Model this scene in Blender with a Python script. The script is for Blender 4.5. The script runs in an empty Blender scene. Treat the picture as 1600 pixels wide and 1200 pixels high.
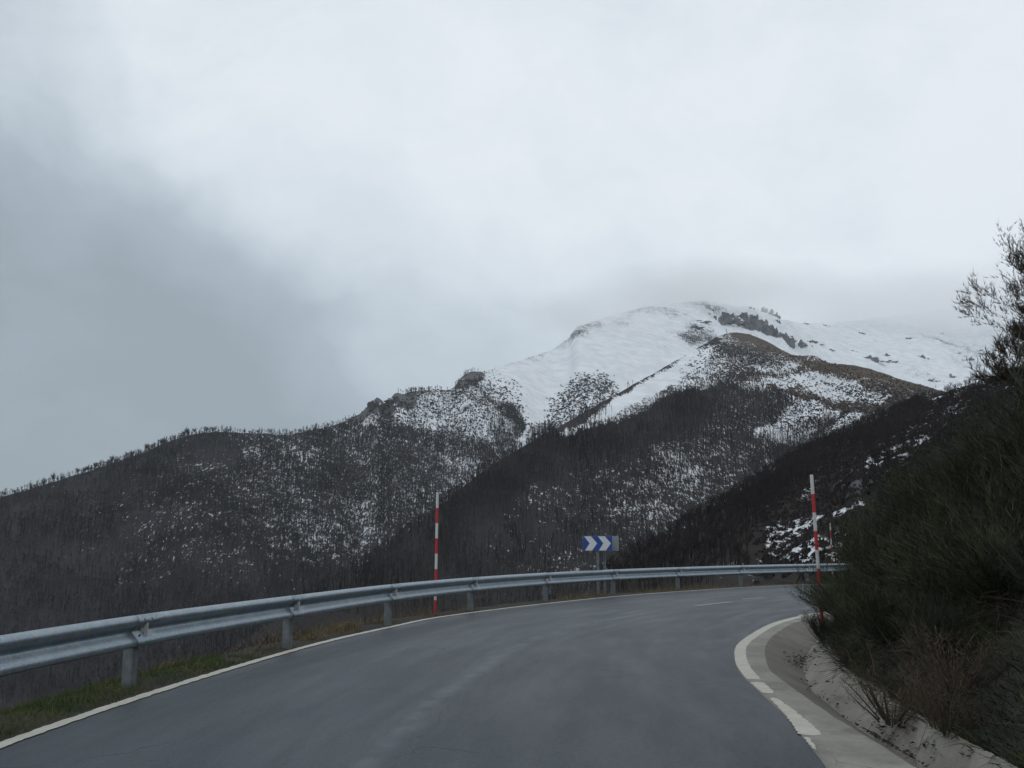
import bpy, bmesh, math, random
import numpy as np
from mathutils import Vector, Matrix

random.seed(7)
rng = np.random.default_rng(11)
R = math.radians
C = bpy.data.collections.new('pass'); bpy.context.scene.collection.children.link(C)
S = bpy.context.scene

# ------------------------------------------------------------------ camera
F = 1540.0; TH = math.atan(252 / F); EYE = 1.44
cam = bpy.data.cameras.new('camera'); cam.sensor_width = 36; cam.lens = 36 * F / 1600
cam.clip_start = 0.05; cam.clip_end = 30000
co = bpy.data.objects.new('camera', cam); C.objects.link(co)
co.location = (0, 0, EYE); co.rotation_euler = (math.pi / 2 + TH, 0, 0)
S.camera = co
S.view_settings.view_transform = 'Standard'; S.view_settings.look = 'None'
S.view_settings.exposure = 0; S.view_settings.gamma = 1
try: S.view_settings.use_curve_mapping = False
except Exception: pass
S.cycles.use_denoising = True
S.cycles.volume_bounces = 5; S.cycles.max_bounces = 8; S.cycles.diffuse_bounces = 3
S.cycles.transparent_max_bounces = 16


def pdir(px, py):
    u = (px - 800) / F; v = (600 - py) / F
    return u, math.cos(TH) - v * math.sin(TH), math.sin(TH) + v * math.cos(TH)


def at(px, py, Y):
    a, b, c = pdir(px, py)
    return (a * Y / b, Y, EYE + c * Y / b)


def proj(x, y, z):
    z = z - EYE
    dep = y * math.cos(TH) + z * math.sin(TH)
    up = -y * math.sin(TH) + z * math.cos(TH)
    return 800 + F * x / dep, 600 - F * up / dep


def unit(px, py):
    return Vector(pdir(px, py)).normalized()


# ------------------------------------------------------------------ node helpers
class NT:
    def __init__(s, tree):
        s.t = tree; s.n = tree.nodes; s.l = tree.links; s.n.clear()

    def new(s, typ, ins=None, **kw):
        n = s.n.new(typ)
        for k, v in kw.items(): setattr(n, k, v)
        for k, v in (ins or {}).items():
            if isinstance(v, bpy.types.NodeSocket): s.l.new(v, n.inputs[k])
            else: n.inputs[k].default_value = v
        return n

    def math(s, op, a, b=0.0, c=0.0, clamp=False):
        n = s.new('ShaderNodeMath', {0: a, 1: b, 2: c}, operation=op); n.use_clamp = clamp
        return n.outputs[0]

    def vmath(s, op, a, b=(0, 0, 0), out=0):
        return s.new('ShaderNodeVectorMath', {0: a, 1: b}, operation=op).outputs[out]

    def ss(s, x, lo, hi, a=0.0, b=1.0):
        n = s.new('ShaderNodeMapRange', {0: x, 1: lo, 2: hi, 3: a, 4: b}, interpolation_type='SMOOTHSTEP')
        return n.outputs[0]

    def noise(s, vec, scale, detail=4.0, rough=0.55, dist=0.0, col=False):
        n = s.new('ShaderNodeTexNoise', {'Vector': vec, 'Scale': scale, 'Detail': detail, 'Roughness': rough, 'Distortion': dist})
        return n.outputs['Color' if col else 'Fac']

    def mix(s, f, a, b):
        n = s.new('ShaderNodeMix', data_type='RGBA')
        for i, v in ((0, f), (6, a), (7, b)):
            if isinstance(v, bpy.types.NodeSocket): s.l.new(v, n.inputs[i])
            else: n.inputs[i].default_value = v if i == 0 else (*v[:3], 1)
        return n.outputs[2]

    def attr(s, name, out='Fac'):
        return s.new('ShaderNodeAttribute', attribute_name=name).outputs[out]


def mat(name, build=None, color=(.5, .5, .5), rough=.7, metal=0.0):
    m = bpy.data.materials.new(name); m.use_nodes = True
    t = NT(m.node_tree)
    out = t.new('ShaderNodeOutputMaterial'); b = t.new('ShaderNodeBsdfPrincipled')
    t.l.new(b.outputs[0], out.inputs[0])
    b.inputs['Base Color'].default_value = (*color, 1); b.inputs['Roughness'].default_value = rough
    b.inputs['Metallic'].default_value = metal
    if build: build(t, b, t.new('ShaderNodeNewGeometry').outputs['Position'], t.new('ShaderNodeTexCoord').outputs['Object'])
    return m


def bump(t, b, h, dist, strength=1.0):
    n = t.new('ShaderNodeBump', {'Height': h, 'Distance': dist, 'Strength': strength})
    t.l.new(n.outputs[0], b.inputs['Normal'])


# ------------------------------------------------------------------ sky and sun
SUN_EL, SUN_AZ = 48, 200   # soft glow high behind the clouds
W = bpy.data.worlds.new('World'); S.world = W; W.use_nodes = True
t = NT(W.node_tree)
wo = t.new('ShaderNodeOutputWorld')
sky = t.new('ShaderNodeTexSky', sky_type='NISHITA')
sky.sun_disc = False; sky.sun_elevation = R(SUN_EL); sky.sun_rotation = R(SUN_AZ); sky.altitude = 1200
bg1 = t.new('ShaderNodeBackground', {0: sky.outputs[0], 1: 0.06})
d0 = t.new('ShaderNodeTexCoord').outputs['Generated']
warp = t.noise(d0, 2.2, 5, .55, 0, col=True)
wv = t.vmath('SUBTRACT', warp, (.5, .5, .5))
wv = t.new('ShaderNodeVectorMath', {0: wv, 'Scale': .30}, operation='SCALE').outputs[0]
d = t.vmath('NORMALIZE', t.vmath('ADD', d0, wv))
sep = t.new('ShaderNodeSeparateXYZ', {0: d}).outputs
up = sep[2]


def plane_n(a, b):      # great circle through two directions, positive on the left / lower side
    n = unit(*a).cross(unit(*b)).normalized()
    if n.dot(unit(100, 600)) < 0: n = -n
    return tuple(n)


c1 = t.ss(t.vmath('DOT_PRODUCT', d, plane_n((235, 0), (440, 430)), out=1), -.06, .11)
c2 = t.ss(t.vmath('DOT_PRODUCT', d, plane_n((330, 330), (830, 470)), out=1), -.09, .12)
lo = t.ss(up, .62, .02)                                            # the bank thickens towards the horizon
c1 = t.math('MULTIPLY', c1, t.math('MULTIPLY_ADD', lo, .30, .70))
dark = t.math('ADD', t.math('MULTIPLY', c1, .46), t.math('MULTIPLY', c2, .52))
n1 = t.noise(d, 3.0, 6, .5)
n2 = t.noise(t.vmath('MULTIPLY', d, (1, 1, 1.6)), 6.0, 8, .62)
wob = t.math('ADD', t.math('MULTIPLY', t.math('SUBTRACT', n1, .5), .42), t.math('MULTIPLY', t.math('SUBTRACT', n2, .5), .58))
front = t.ss(sep[1], -.1, .5, .45, 1)
dark = t.math('ADD', t.math('MULTIPLY', dark, front), wob)
# overcast dome: brighter towards the zenith
lum = t.math('MULTIPLY_ADD', t.ss(up, .3, 1.0), -.12, .95)
hz = t.ss(up, .34, .10)
ramp = t.new('ShaderNodeValToRGB'); t.l.new(t.math('MULTIPLY_ADD', dark, .88, .06), ramp.inputs[0])
e = ramp.color_ramp.elements
e[0].position = 0; e[0].color = (.95, 1.01, 1.07, 1)
e[1].position = 1; e[1].color = (.33, .39, .44, 1)
x = e.new(.25); x.color = (.78, .865, .94, 1)
x = e.new(.62); x.color = (.46, .54, .61, 1)
colr = t.vmath('MULTIPLY', ramp.outputs[0], t.new('ShaderNodeCombineXYZ', {0: lum, 1: lum, 2: lum}).outputs[0])
bg2 = t.new('ShaderNodeBackground', {0: colr, 1: 1.0})
mx = t.new('ShaderNodeMixShader', {0: .93, 1: bg1.outputs[0], 2: bg2.outputs[0]})
t.l.new(mx.outputs[0], wo.inputs[0])
W.cycles.sampling_method = 'MANUAL'; W.cycles.sample_map_resolution = 512

sl = bpy.data.lights.new('sun', 'SUN'); sl.energy = .5; sl.angle = R(30); sl.color = (1, .97, .93)
so = bpy.data.objects.new('sun', sl); C.objects.link(so)
a = R(SUN_AZ); el = R(SUN_EL)
sd = Vector((math.sin(a) * math.cos(el), math.cos(a) * math.cos(el), math.sin(el)))
so.rotation_euler = sd.to_track_quat('Z', 'Y').to_euler()


# ------------------------------------------------------------------ object helpers
def tag(o, label=None, cat=None, group=None, kind=None):
    for k, v in (('label', label), ('category', cat), ('group', group), ('kind', kind)):
        if v: o[k] = v
    return o


def mesh_np(name, V, Fc, m, parent=None, smooth=False, attrs=None):
    """V (n,3); Fc (k,3|4) int array or list of arrays"""
    V = np.asarray(V, np.float32)
    me = bpy.data.meshes.new(name)
    Fl = Fc if isinstance(Fc, list) else [Fc]
    Fl = [np.asarray(f, np.int32) for f in Fl if len(f)]
    me.vertices.add(len(V)); me.vertices.foreach_set('co', V.ravel())
    idx = np.concatenate([f.ravel() for f in Fl])
    tot = np.concatenate([np.full(len(f), f.shape[1], np.int32) for f in Fl])
    st = np.concatenate([[0], np.cumsum(tot)[:-1]]).astype(np.int32)
    me.loops.add(len(idx)); me.loops.foreach_set('vertex_index', idx)
    me.polygons.add(len(tot)); me.polygons.foreach_set('loop_start', st); me.polygons.foreach_set('loop_total', tot)
    if smooth: me.polygons.foreach_set('use_smooth', np.ones(len(tot), bool))
    me.update(calc_edges=True)
    for k, v in (attrs or {}).items():
        v = np.asarray(v, np.float32)
        if v.ndim == 1:
            at_ = me.attributes.new(k, 'FLOAT', 'POINT'); at_.data.foreach_set('value', v)
        else:
            at_ = me.attributes.new(k, 'FLOAT_VECTOR', 'POINT'); at_.data.foreach_set('vector', v.ravel())
    if m: me.materials.append(m)
    o = bpy.data.objects.new(name, me); C.objects.link(o)
    if parent: o.parent = parent
    return o


def empty(name, loc=(0, 0, 0), rz=0):
    o = bpy.data.objects.new(name, None); C.objects.link(o); o.location = loc; o.rotation_euler = (0, 0, rz)
    o.empty_display_size = .2
    return o


def grid_faces(nu, nv, off=0):
    i, j = np.meshgrid(np.arange(nu - 1), np.arange(nv - 1), indexing='ij')
    a = i * nv + j
    return (np.stack([a, a + 1, a + nv + 1, a + nv], -1).reshape(-1, 4) + off)


class MB:
    def __init__(s): s.v = []; s.f = []

    def add(s, V, Fc):
        o = len(s.v); s.v += [tuple(p) for p in V]; s.f += [tuple(i + o for i in q) for q in Fc]

    def box(s, c, d, M=None):
        x, y, z = [k / 2 for k in d]
        V = [Vector((sx * x, sy * y, sz * z)) for sx in (-1, 1) for sy in (-1, 1) for sz in (-1, 1)]
        if M: V = [M @ p for p in V]
        V = [p + Vector(c) for p in V]
        s.add(V, [(0, 1, 3, 2), (4, 6, 7, 5), (0, 4, 5, 1), (2, 3, 7, 6), (0, 2, 6, 4), (1, 5, 7, 3)])

    def tube(s, pts, rad, n=6, cap=True):
        pts = [Vector(p) for p in pts]; o = []
        for i, p in enumerate(pts):
            dr = (pts[min(i + 1, len(pts) - 1)] - pts[max(i - 1, 0)]).normalized()
            ax = dr.orthogonal().normalized() if i == 0 else (ax - dr * ax.dot(dr)).normalized()
            ay = dr.cross(ax); r = rad[i] if hasattr(rad, '__len__') else rad
            o += [p + (ax * math.cos(2 * math.pi * k / n) + ay * math.sin(2 * math.pi * k / n)) * r for k in range(n)]
        Fc = [(i * n + k, i * n + (k + 1) % n, (i + 1) * n + (k + 1) % n, (i + 1) * n + k) for i in range(len(pts) - 1) for k in range(n)]
        if cap: Fc += [tuple(range(n - 1, -1, -1)), tuple((len(pts) - 1) * n + k for k in range(n))]
        s.add(o, Fc)

    def prism(s, poly, h0, h1, fn):
        """poly 2-D; fn(a,b,h)->3-D"""
        n = len(poly); V = [fn(a, b, h0) for a, b in poly] + [fn(a, b, h1) for a, b in poly]
        s.add(V, [tuple(range(n - 1, -1, -1)), tuple(range(n, 2 * n))] + [(k, (k + 1) % n, n + (k + 1) % n, n + k) for k in range(n)])

    def build(s, name, m, parent=None, smooth=False):
        me = bpy.data.meshes.new(name); me.from_pydata(s.v, [], s.f); me.update()
        bm = bmesh.new(); bm.from_mesh(me); bmesh.ops.recalc_face_normals(bm, faces=bm.faces); bm.to_mesh(me); bm.free()
        if smooth: me.polygons.foreach_set('use_smooth', [True] * len(me.polygons))
        if m: me.materials.append(m)
        o = bpy.data.objects.new(name, me); C.objects.link(o)
        if parent: o.parent = parent
        return o


def copy_tree(o, parent=None):
    c = o.copy(); C.objects.link(c); c.parent = parent
    for ch in [k for k in C.objects if k.parent == o]: copy_tree(ch, c)
    return c


# value noise -----------------------------------------------------
_T = np.random.default_rng(5).random((256, 256))


def vnoise(x, y):
    xi = np.floor(x).astype(int); yi = np.floor(y).astype(int); fx = x - xi; fy = y - yi
    fx = fx * fx * (3 - 2 * fx); fy = fy * fy * (3 - 2 * fy)
    g = lambda a, b: _T[a & 255, b & 255]
    return (g(xi, yi) * (1 - fx) + g(xi + 1, yi) * fx) * (1 - fy) + (g(xi, yi + 1) * (1 - fx) + g(xi + 1, yi + 1) * fx) * fy


def fbm(x, y, o=5, ridged=False):
    s = 0; a = 1; tot = 0
    for k in range(o):
        n = vnoise(x * 2 ** k + 17.3 * k, y * 2 ** k + 9.1 * k)
        if ridged: n = 1 - abs(2 * n - 1)
        s = s + a * n; tot += a; a *= .5
    return s / tot


def sstep(x, a, b):
    t_ = np.clip((x - a) / (b - a), 0, 1); return t_ * t_ * (3 - 2 * t_)


def poly_mask(px, py, poly, soft=8.0):
    """soft 0..1 mask of a polygon"""
    inside = np.zeros(px.shape, bool); dm = np.full(px.shape, 1e9)
    n = len(poly)
    for i in range(n):
        x0, y0 = poly[i]; x1, y1 = poly[(i + 1) % n]
        cnd = (y0 > py) != (y1 > py)
        with np.errstate(divide='ignore', invalid='ignore'):
            xx = (x1 - x0) * (py - y0) / ((y1 - y0) if y1 != y0 else 1e-9) + x0
        inside ^= cnd & (px < xx)
        ex, ey = x1 - x0, y1 - y0; L = ex * ex + ey * ey + 1e-9
        tt = np.clip(((px - x0) * ex + (py - y0) * ey) / L, 0, 1)
        dm = np.minimum(dm, np.hypot(px - x0 - tt * ex, py - y0 - tt * ey))
    return sstep(np.where(inside, dm, -dm), -soft, soft)


def line_mask(px, py, pts, w, soft):
    dm = np.full(px.shape, 1e9)
    for (x0, y0), (x1, y1) in zip(pts[:-1], pts[1:]):
        ex, ey = x1 - x0, y1 - y0; L = ex * ex + ey * ey + 1e-9
        tt = np.clip(((px - x0) * ex + (py - y0) * ey) / L, 0, 1)
        dm = np.minimum(dm, np.hypot(px - x0 - tt * ex, py - y0 - tt * ey))
    return 1 - sstep(dm, w, w + soft)


def spline(pts, n):
    """Catmull-Rom resampled to n points, evenly by arc length"""
    P = np.array(pts, float); P = np.vstack([2 * P[0] - P[1], P, 2 * P[-1] - P[-2]]); out = []
    for i in range(1, len(P) - 2):
        for t_ in np.linspace(0, 1, 40, endpoint=False):
            a_, b_, c_, d_ = P[i - 1], P[i], P[i + 1], P[i + 2]
            out.append(.5 * (2 * b_ + (c_ - a_) * t_ + (2 * a_ - 5 * b_ + 4 * c_ - d_) * t_ ** 2 + (3 * b_ - a_ - 3 * c_ + d_) * t_ ** 3))
    out.append(P[-2]); out = np.array(out)
    s = np.concatenate([[0], np.cumsum(np.linalg.norm(np.diff(out, axis=0), axis=1))])
    u = np.linspace(0, s[-1], n)
    return np.stack([np.interp(u, s, out[:, k]) for k in range(out.shape[1])], -1)


# ------------------------------------------------------------------ terrain materials
def terrain_mat(name, sc, litter, litter2, brown, rockc, nsc):
    def b(t, bs, P, O):
        # clumpy + fine noise for the edges of the snow
        big = t.noise(P, sc * .12, 5, .6)
        fine = t.noise(P, nsc, 5, .62)
        st = t.noise(t.vmath('MULTIPLY', P, (1, .16, .25)), nsc * 1.6, 3, .6)
        mid = t.noise(P, nsc * .22, 4, .6)
        s = t.math('ADD', t.math('MULTIPLY', t.math('SUBTRACT', fine, .5), 1.25), t.math('MULTIPLY', t.math('SUBTRACT', st, .5), 1.5))
        s = t.math('ADD', s, t.math('MULTIPLY', t.math('SUBTRACT', mid, .5), .9))
        s = t.math('ADD', s, t.math('MULTIPLY', t.math('SUBTRACT', big, .5), .7))
        s = t.math('ADD', s, t.attr('snow'))
        snow = t.ss(s, .38, .66)
        base = t.mix(t.noise(P, nsc * .6, 6, .6), litter, litter2)
        base = t.mix(t.math('MULTIPLY', t.attr('brown'), t.ss(t.noise(P, nsc * .35, 5, .6), .3, .6, .45, 1)), base, brown)
        rk = t.mix(t.noise(P, nsc * .5, 6, .7), [k * .6 for k in rockc], [k * 1.3 for k in rockc])
        base = t.mix(t.attr('rock'), base, rk)
        crust = t.noise(t.vmath('MULTIPLY', P, (.7, 1, 1)), sc * .8, 8, .62)
        sn = t.mix(t.ss(crust, .35, .65), (.61, .645, .68), (.73, .755, .78))
        t.l.new(t.mix(snow, base, sn), bs.inputs['Base Color'])
        bs.inputs['Roughness'].default_value = .9
        bs.inputs['Specular IOR Level'].default_value = .15
        bump(t, bs, t.math('ADD', fine, t.math('MULTIPLY', snow, .35)), 1.2 / nsc * .5, .8)
    return mat(name, b)


class Hill:
    def __init__(s, name, crest, foot, cols, rows, m, amp, ascale, shade, back=900, prof=1.0, crest_amp=0.0, gull=None):
        cr = np.array(crest, float)
        px = np.linspace(cr[0, 0], cr[-1, 0], cols)
        py = np.interp(px, cr[:, 0], cr[:, 1]); D = np.interp(px, cr[:, 0], cr[:, 2])
        py = py + crest_amp * (fbm(px * .11, px * 0 + ascale * 100, 4) - .5)
        u = (px - 800) / F; v = (600 - py) / F
        dx, dy, dz = u, np.cos(TH) - v * np.sin(TH), np.sin(TH) + v * np.cos(TH)
        X = dx / dy * D; Y = D; Z = EYE + dz / dy * D
        fD = np.array([foot(p, q)[0] for p, q in zip(px, D)]); fZ = np.array([foot(p, q)[1] for p, q in zip(px, D)])
        tt = np.concatenate([-np.linspace(1, .08, 10), np.linspace(0, 1, rows)])
        T = tt[None, :]
        k = fD / D
        XX = np.where(T >= 0, X[:, None] * (1 + (k[:, None] - 1) * T), X[:, None] * (1 - T * back / D[:, None]))
        YY = np.where(T >= 0, Y[:, None] * (1 + (k[:, None] - 1) * T), Y[:, None] * (1 - T * back / D[:, None]))
        pf = np.clip(T, 0, 1) ** prof
        ZZ = np.where(T >= 0, Z[:, None] + (fZ - Z)[:, None] * pf, Z[:, None] + (np.abs(Z)[:, None] + 300) * T * .8)
        win = sstep(np.abs(T), 0.0, .06) * (1 - sstep(T, .9, 1) * .5) * np.ones_like(XX)
        hgt = np.abs(Z - fZ)[:, None]
        n = fbm(XX / ascale, YY / ascale, 6, True) - .55
        ZZ = ZZ + win * amp * n * np.minimum(1, hgt / 150)
        if gull: ZZ = gull(s, XX, YY, ZZ, T, win)
        s.P = np.stack([XX, YY, ZZ], -1); s.T = tt
        s.px, s.py = proj(XX, YY, ZZ)
        s.face = (T >= 0) & np.ones_like(XX, bool)
        at_ = shade(s.px, s.py, s)
        snow, brown, rock, s.forest = [np.broadcast_to(q, XX.shape).astype(float) for q in at_]
        s.obj = mesh_np(name, s.P.reshape(-1, 3), grid_faces(cols, len(tt))[:, ::-1], m, smooth=True,
                        attrs={'snow': snow.ravel(), 'brown': brown.ravel(), 'rock': rock.ravel()})
        s.obj['kind'] = 'structure'

    def pos(s, px, py):
        q = (s.px - px) ** 2 + (s.py - py) ** 2 + np.where(s.face, 0, 1e9)
        return s.P[np.unravel_index(np.argmin(q), q.shape)]

    def scatter(s, n, seed, dens=None):
        r = np.random.default_rng(seed)
        P = s.P; a = P[:-1, :-1]; b = P[1:, :-1]; c = P[:-1, 1:]
        area = np.linalg.norm(np.cross((b - a), (c - a)), axis=-1)
        w = area * (s.forest if dens is None else dens)[:-1, :-1] * s.face[:-1, :-1]
        w = (w / w.sum()).ravel()
        id_ = r.choice(len(w), n, p=w); i, j = np.unravel_index(id_, area.shape)
        u = r.random((n, 1)); v = r.random((n, 1))
        return (P[i, j] * (1 - u) * (1 - v) + P[i + 1, j] * u * (1 - v) + P[i, j + 1] * (1 - u) * v + P[i + 1, j + 1] * u * v)


M_far = terrain_mat('mountain_ground', .05, (.018, .018, .021), (.038, .037, .040), (.085, .070, .058), (.10, .10, .105), .30)
M_mid = terrain_mat('hill_ground', .07, (.018, .017, .019), (.040, .036, .036), (.085, .066, .047), (.085, .082, .082), .42)
M_near = terrain_mat('slope_ground', .12, (.020, .018, .018), (.032, .028, .026), (.040, .032, .025), (.10, .105, .11), .9)


# ---- A : the big mountain on the left and centre
def shadeA(px, py, s):
    wx = px + 22 * (fbm(px * .03, py * .03) - .5) * 2; wy = py + 16 * (fbm(px * .03 + 40, py * .03) - .5) * 2
    slope = poly_mask(wx, wy, [(738, 560), (800, 540), (870, 500), (900, 475), (990, 440), (1110, 420), (1700, 440), (1700, 720), (900, 720), (812, 708), (800, 702), (822, 672), (812, 640), (775, 622), (748, 604)], 7)
    snow = .03 + .22 * sstep(px, 120, 520) * (1 - .35 * sstep(py, 800, 960))
    snow = snow + .13 * poly_mask(px, py, [(480, 670), (700, 640), (830, 700), (620, 860), (380, 880), (230, 900), (260, 700)], 60)
    high = poly_mask(wx, wy, [(560, 628), (640, 622), (740, 600), (800, 640), (800, 690), (740, 690), (700, 680), (640, 668), (560, 660)], 10)
    snow = snow + high * .30
    snow = np.maximum(snow, slope * (1.12 + .9 * (fbm(s.P[..., 0] / 130, s.P[..., 1] / 130, 4) - .5)))
    snow -= .55 * slope * poly_mask(wx, wy, [(858, 680), (870, 625), (905, 592), (945, 588), (958, 622), (930, 660), (885, 685)], 22)
    snow -= .45 * slope * poly_mask(wx, wy, [(735, 583), (775, 590), (800, 620), (830, 660), (820, 690), (770, 640)], 16)
    snow -= .62 * slope * poly_mask(wx, wy, [(1040, 520), (1080, 508), (1150, 520), (1130, 545), (1080, 540)], 10)
    snow -= .22 * slope * poly_mask(wx, wy, [(900, 520), (1000, 470), (1110, 460), (1140, 490), (1100, 510), (1020, 500), (930, 530)], 14)
    snow -= .30 * slope * poly_mask(wx, wy, [(1060, 490), (1200, 475), (1320, 560), (1240, 570), (1150, 520)], 14)
    snow -= .34 * slope * poly_mask(wx, wy, [(1330, 540), (1560, 530), (1560, 600), (1440, 610)], 30) * (fbm(s.P[..., 0] / 90, s.P[..., 1] / 90, 4) > .5)
    rim = line_mask(wx, wy, [(700, 608), (735, 585), (800, 567), (850, 551), (880, 535), (905, 512), (940, 498)], 3, 12)
    snow -= rim * .42
    snow -= .12 * line_mask(wx, wy, [(905, 512), (990, 488), (1100, 478)], 4, 18)
    crag = np.maximum(line_mask(px, py, [(560, 648), (592, 628)], 6, 8), np.maximum(line_mask(px, py, [(592, 628), (604, 640)], 8, 8), line_mask(px, py, [(616, 620), (640, 630)], 5, 7)))
    crag = np.maximum(crag, line_mask(px, py, [(722, 598), (738, 588), (750, 588)], 3, 7))
    snow = snow - crag * .7
    rock = np.clip(crag + rim * .2, 0, 1)
    forest = (1 - slope) * (1 - .75 * high) * (1 - crag) * (1 - .8 * line_mask(px, py, [(560, 645), (620, 628), (700, 612)], 2, 12))
    forest = forest + poly_mask(wx, wy, [(790, 632), (806, 640), (813, 672), (800, 700), (770, 690)], 5) + .8 * poly_mask(wx, wy, [(822, 690), (835, 672), (868, 665), (880, 682), (850, 705), (815, 715)], 5)
    brown = .35 * high + .5 * rim
    snow = snow + (1 - slope) * .38 * (fbm(s.P[..., 0] / 70, s.P[..., 1] / 110, 4) - .53); forest = forest * (.35 + .65 * sstep(fbm(s.P[..., 0] / 45 + 7, s.P[..., 1] / 60, 3), .3, .6))
    snow -= .20 * sstep(py, 890, 980)
    return snow, brown, rock, np.clip(forest, 0, 1)


crA = [(-700, 900, 1150), (-350, 850, 1200), (0, 777, 1300), (60, 760, 1320), (170, 726, 1400), (230, 705, 1430), (270, 687, 1460), (300, 678, 1480), (345, 675, 1500), (400, 677, 1560), (450, 680, 1600), (490, 672, 1650), (530, 662, 1720), (560, 648, 1800), (575, 634, 1840), (582, 626, 1850), (589, 621, 1850), (596, 625, 1860), (603, 632, 1880), (608, 629, 1890), (613, 618, 1900), (619, 614, 1900), (630, 617, 1920), (640, 613, 1950), (660, 611, 1980), (680, 608, 2020), (695, 610, 2050), (710, 606, 2080), (716, 594, 2100), (726, 585, 2120), (735, 581, 2150), (758, 580, 2200), (780, 573, 2280), (810, 564, 2360), (850, 551, 2480), (865, 545, 2520), (880, 533, 2560), (888, 529, 2580), (898, 514, 2600), (908, 508, 2620), (935, 500, 2700), (960, 490, 2780), (1000, 481, 2900), (1050, 474, 3050), (1100, 469, 3200), (1130, 474, 3250), (1165, 480, 3300), (1200, 488, 3350), (1222, 500, 3370), (1260, 506, 3500), (1320, 503, 3800), (1400, 492, 4200), (1500, 480, 4500), (1600, 470, 4600), (1800, 450, 4700), (2300, 500, 4700)]


def gullA(s, X, Y, Z, T, win):
    # gully running up from where the snow narrows, ribs and hollows on the face
    px, py = proj(X, Y, Z)
    Z = Z - 28 * win * line_mask(px, py, [(800, 705), (830, 670), (850, 620), (880, 580)], 2, 60)
    Z = Z + 10 * win * (fbm(X / 60, Y / 60, 4) - .5)
    rk = poly_mask(px, py, [(1085, 495), (1160, 478), (1225, 500), (1290, 550), (1250, 570), (1150, 530)], 15)
    Z = Z + rk * win * 70 * (fbm(X / 90, Y / 90, 5, True) - .5)
    bowl = poly_mask(px, py, [(1300, 500), (1600, 500), (1600, 600), (1320, 600)], 40)
    Z = Z + bowl * win * 60 * (fbm(X / 300, Y / 300, 5, True) - .6)
    return Z


def footA(px, D):
    d_ = np.interp(px, [-700, 300, 800, 1200, 2300], [650, 700, 1000, 1500, 1800]); return d_, -260


A = Hill('mountain', crA, footA, 760, 190, M_far, 45, 380, shadeA, prof=1.05, crest_amp=3, gull=gullA)


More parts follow.
